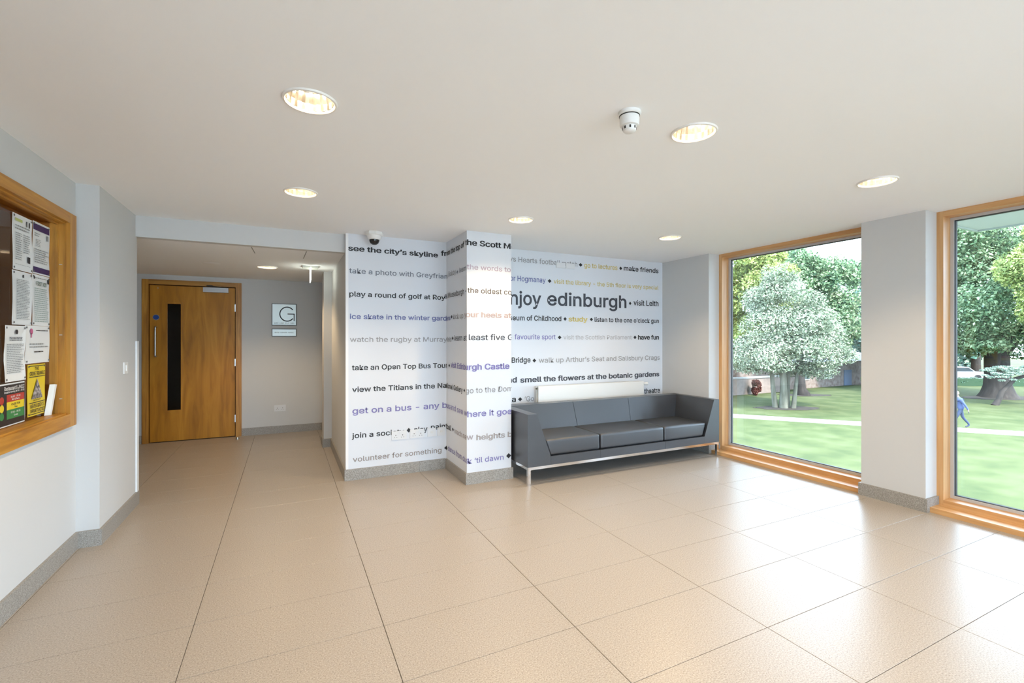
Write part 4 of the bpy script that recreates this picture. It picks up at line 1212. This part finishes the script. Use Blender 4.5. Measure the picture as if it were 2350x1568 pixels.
for wx in (40.6, 43.9):
    f_ = MB().box(wx, wx + 1.1, 25.45, 25.5, GZ + .75, GZ + 1.55).build('window_frame', mat('cream_frame', (.6, .6, .55), .6), t)
    for k in range(2):
        MB().box(wx + .06 + k * .52, wx + .52 + k * .52, 25.42, 25.45, GZ + .82, GZ + 1.48).build('window_pane', mat('dark_pane', (.05, .08, .09), .1), f_)
t = thing('garden_wall', (31, 24.9, GZ), 'low pink garden wall with a white coping behind the variegated tree', 'wall')
MB().box(24, 37.4, 24.75, 25.05, GZ, GZ + 1.25).build('brick_face', mat('pink_render', (.20, .16, .14), .9, vary=(4, .15)), t)
MB().box(23.9, 37.5, 24.68, 25.12, GZ + 1.25, GZ + 1.36).build('coping', mat('white_coping', (.30, .30, .29), .7), t)
# parked vehicles beyond the hedge
def car(label, x, y, ang, col, s=1.0):
    t = thing('parked_car', (x, y, GZ), label, 'car', 'white vehicles parked beyond the hedge', rz=ang)
    loc = Matrix.LocRotScale(t.location, t.rotation_euler, (1, 1, 1))
    def w(pts): return [tuple(loc @ Vector(p)) for p in pts]
    prof = [(-2.1, .35), (2.1, .35), (2.15, .75), (1.9, .95), (1.1, 1.0), (.5, 1.45), (-1.1, 1.48), (-1.7, 1.05), (-2.1, .95)]
    b = MB(); b.prism(w([(p[0], -.85, p[1]) for p in prof]), loc.to_3x3() @ Vector((0, 1.7, 0))); b.build('body', col, t, bevel=.05, seg=2, smooth=True)
    g = mat('car_glass', (.03, .04, .05), .08)
    for sy in (-.86, .86):
        MB().prism(w([(-1.45, sy, 1.02), (.95, sy, 1.02), (.45, sy, 1.38), (-1.05, sy, 1.40)]), loc.to_3x3() @ Vector((0, .02 if sy > 0 else -.02, 0))).build('side_window', g, t)
        for wx in (-1.3, 1.3):
            cpt = loc @ Vector((wx, sy, .33))
            MB().tube([tuple(loc @ Vector((wx, sy - .1, .33))), tuple(loc @ Vector((wx, sy + .1, .33)))], .33, 18).build('wheel', dark_plastic, t)
wcar = mat('white_car_paint', (.36, .37, .38), .2)
car('white parked car left of the oak beyond the hedge', 63.5, 23.5, -.55, wcar)
car('silver parked car nearer the oak trunk beyond the hedge', 66.4, 25.6, -.55, mat('silver_car_paint', (.22, .24, .26), .25))
# fallen log and soil rings
t = thing('fallen_log', (44.0, 17.8, GZ), 'dark log lying on the lawn behind the walking person', 'log')
a = Vector((43.2, 18.9, GZ + .12)); 
MB().tube([a, a + VR * .5 + Vector((0, 0, .02)), a + VR * 1.5 + Vector((0, 0, -.02))], [.15, .13, .09], 10).build('log_wood', mat('dark_wood', (.03, .028, .025), .8), t, smooth=True)
soil = ramp_mat('leaf_litter', [(.3, (.008, .009, .004)), (.5, (.022, .016, .011)), (.8, (.05, .034, .026))], 5, rough=.95, detail=8)
def soil_ring(label, x, y, ru, rv, seed):
    rr = random.Random(seed); pts = []
    for k in range(36):
        q = 2 * PI * k / 36; s = 1 + rr.uniform(-.1, .1)
        p = VR * (ru * math.cos(q) * s) + VF * (rv * math.sin(q) * s)
        pts.append((x + p.x, y + p.y, GZ - .01))
    b = MB(); b.prism(pts, (0, 0, .03))
    o = b.build('leaf_litter', soil); tag(o, label, 'soil patch', 'bare soil under the trees', 'stuff')
soil_ring('brown leaf litter round the variegated tree stems', 28.5, 18.75, 2.0, .9, 1)
soil_ring('brown soil at the foot of the tall dark trunk', 36.2, 22.5, 1.9, .8, 2)
soil_ring('wide bare soil round the old oak', 47.6, 15.0, 2.8, 1.2, 3)
soil_ring('bare soil strip in front of the cedar', 42.2, 9.6, 2.2, .8, 4)

# far tree belt closing the view
rr = random.Random(9)
FT = [(20, 52), (30, 50), (40, 47), (52, 45), (62, 40), (70, 34), (78, 27), (84, 18), (86, 8), (12, 56), (60, 52), (74, 44), (84, -4), (78, -18), (70, -32), (90, 2)]
DT = ['far left', 'near the garden wall line', 'behind the yellow-green tree', 'low', 'behind the blue door', 'behind the outbuilding end', 'beyond the parked cars', 'beyond the hedge end', 'furthest right', 'outermost left', 'tall middle', 'right of the low one']
FT.sort(key=lambda q: math.atan2(q[0], q[1]))
for k, (x, y) in enumerate(FT):
    hh = (17, 15, 13, 12, 13, 15, 16, 17, 16, 17, 15, 15, 16, 15, 14, 15)[k]
    lab = ['first', 'second', 'third', 'fourth', 'fifth', 'sixth', 'seventh', 'eighth', 'ninth', 'tenth', 'eleventh', 'twelfth', 'thirteenth', 'fourteenth', 'fifteenth', 'sixteenth'][k]
    if k == 3: hh = 9
    tree('distant tree of the belt closing the garden, %s from its left end' % lab, (x, y), [(0, 0, hh * .35, 5.5, 3.5, hh * .32), (0, 0, hh * .7, 4.6, 3.5, hh * .3)], 6500, .34, lm_dark if k % 2 else lm_mid,
         [([(0, 0, -.1), (0, 0, hh * .5)], [.5, .3])], 40 + k, sub=14, group='distant tree belt')

# ---------------- walking person on the path
def person(x, y, rz):
    t = thing('walking_person', (x, y, GZ + .03), 'person in a blue jacket and jeans walking along the pale path', 'person', rz=rz)
    V, E, R = [], [], []
    def chain(pts, start=None):
        prev = start
        for p, r in pts:
            V.append(p); R.append(r); i = len(V) - 1
            if prev is not None: E.append((prev, i))
            prev = i
        return prev
    pel = chain([((0, 0, .95), .15)])
    sp = chain([((.03, 0, 1.12), .15), ((.07, 0, 1.30), .18), ((.10, 0, 1.42), .135)], pel)
    nk = chain([((.13, 0, 1.50), .055), ((.16, 0, 1.57), .072), ((.18, 0, 1.65), .100), ((.185, 0, 1.71), .075)], sp)
    for s, leg in ((-1, [((-.02, .09, .90), .095), ((-.10, .09, .50), .065), ((-.34, .09, .17), .045), ((-.32, .09, .09), .045), ((-.19, .09, .03), .035)]),
                   (1, [((.02, .09, .90), .095), ((.20, .09, .52), .065), ((.30, .09, .12), .045), ((.32, .09, .05), .045), ((.45, .09, .03), .035)])):
        chain([((p[0], p[1] * s, p[2]), r) for p, r in leg], pel)
    for s, arm_ in ((-1, [((.10, .17, 1.40), .065), ((.16, .23, 1.14), .048), ((.34, .22, .98), .036), ((.40, .21, .95), .030)]),
                    (1, [((.08, .17, 1.40), .065), ((-.06, .24, 1.15), .048), ((-.18, .24, .92), .036), ((-.20, .24, .86), .030)])):
        e = chain([((p[0], p[1] * s, p[2]), r) for p, r in arm_], sp)
        hx, hy, hz = V[e]
        dx = .8 if s < 0 else -.15
        for k, ln in enumerate((.07, .085, .09, .08, .06)):
            o_ = (k - 2) * .017
            chain([((hx + dx * .03, hy + o_ * (.4), hz - .02 + o_ * (.6 if s < 0 else 0)), .011), ((hx + dx * ln, hy + o_ * .5, hz - .03 - ln * (.3 if s < 0 else 1) + o_ * .5), .009)], e)
    me = bpy.data.meshes.new('body'); me.from_pydata(V, E, [])
    o = bpy.data.objects.new('body', me); C.objects.link(o)
    md = o.modifiers.new('skin', 'SKIN'); md.use_smooth_shade = True
    sk = me.skin_vertices[0].data if me.skin_vertices else None
    if sk is None:
        bpy.context.view_layer.objects.active = o
    bm = bmesh.new(); bm.from_mesh(me)
    lay = bm.verts.layers.skin.verify()
    for i, v in enumerate(bm.verts):
        v[lay].radius = (R[i], R[i] * (1.25 if i in (1, 2, 3) else 1)); v[lay].use_root = (i == 0)
    bm.to_mesh(me); bm.free()
    o.modifiers.new('sub', 'SUBSURF').levels = 1
    dg = bpy.context.evaluated_depsgraph_get(); dg.update()
    m2 = bpy.data.meshes.new_from_object(o.evaluated_get(dg))
    o.modifiers.clear(); o.data = m2
    ms = [mat('blue_jacket', (.035, .055, .13), .8), mat('blue_jeans', (.015, .028, .065), .8), mat('pale_skin', (.26, .17, .14), .6), mat('dark_shoes', (.04, .04, .07), .6)]
    m2.materials.clear()
    for m_ in ms: m2.materials.append(m_)
    for p in m2.polygons:
        c = p.center
        armz = abs(c.y) > .165 and c.z > .8
        if c.z > 1.49: k = 2
        elif armz: k = 2 if (c.x > .36 or c.z < .90) else 0
        elif c.z > .93: k = 0
        elif c.z < .09 and not (c.x < -.3 and c.z > .12): k = 3
        else: k = 1
        p.material_index = k
        p.use_smooth = True
    o.parent = t
    hb_ = MB().lathe([(0, 1.80), (.06, 1.785), (.098, 1.74), (.108, 1.69), (.104, 1.64)], (.175, 0, -.005), 18)
    hr = hb_.build('hair', mat('fair_hair', (.42, .34, .24), .7), None, smooth=True); hr.parent = t
    b = MB(); b.lathe([(0, .012), (.012, 0), (0, -.012)], (.285, 0, 1.655), 8); nz = b.build('nose', ms[2], None, smooth=True); nz.parent = t
    b = MB()
    for s in (-1, 1): b.lathe([(0, .010), (.010, 0), (0, -.010)], (.272, .033 * s, 1.68), 8)
    ey = b.build('eyes', dark_plastic, None, smooth=True); ey.parent = t
    b = MB(); b.box(.262, .278, -.022, .022, 1.606, 1.613); mo = b.build('mouth', mat('lips', (.45, .2, .18), .6), None); mo.parent = t
    b = MB()
    for s in (-1, 1): b.lathe([(0, .026), (.014, .012), (.014, -.014), (0, -.026)], (.175, .103 * s, 1.66), 8)
    er = b.build('ears', ms[2], None, smooth=True); er.parent = t
    return t
person(29.80, 10.87, math.atan2(pv.x * 0 - (-pv.y), -pv.x) if False else math.atan2(-pv.y, -pv.x))


# ---------------- give joined pieces their own objects
def split_islands(o, name):
    bm = bmesh.new(); bm.from_mesh(o.data)
    left = set(bm.verts); isl = []
    while left:
        v = left.pop(); st = [v]; cur = {v}
        while st:
            q = st.pop()
            for e in q.link_edges:
                w2 = e.other_vert(q)
                if w2 not in cur: cur.add(w2); st.append(w2)
        left -= cur; isl.append(cur)
    for cur in isl:
        ids = {v: i for i, v in enumerate(cur)}
        me = bpy.data.meshes.new(name)
        me.from_pydata([tuple(v.co) for v in cur], [], [[ids[v] for v in f.verts] for f in bm.faces if f.verts[0] in cur])
        for m_ in o.data.materials: me.materials.append(m_)
        n_ = bpy.data.objects.new(name, me); C.objects.link(n_)
        n_.parent = o.parent; n_.matrix_parent_inverse = o.matrix_parent_inverse.copy(); n_.matrix_basis = o.matrix_basis.copy()
        if any(p.use_smooth for p in o.data.polygons): me.polygons.foreach_set('use_smooth', [True] * len(me.polygons))
    bm.free()
    bpy.data.objects.remove(o, do_unlink=True)
SPLIT = {'tack_dots': 'tack_dot', 'dark_marks': 'dark_mark', 'purple_bands': 'purple_band', 'black_rules': 'black_rule', 'gasket': 'gasket', 'glazing_bead': 'glazing_bead',
         'vision_panel_bead': 'vision_panel_bead', 'pin_holes': 'pin_hole', 'eyes': 'eye', 'ears': 'ear', 'fascia': 'fascia', 'chrome_frame': 'chrome_rail'}
for o in list(bpy.data.objects):
    st_ = o.name.split('.')[0]
    if st_ in SPLIT and o.type == 'MESH': split_islands(o, SPLIT[st_])
    elif st_ in ('printed_lines', 'small_lettering', 'convector_fins'): o['kind'] = 'stuff'
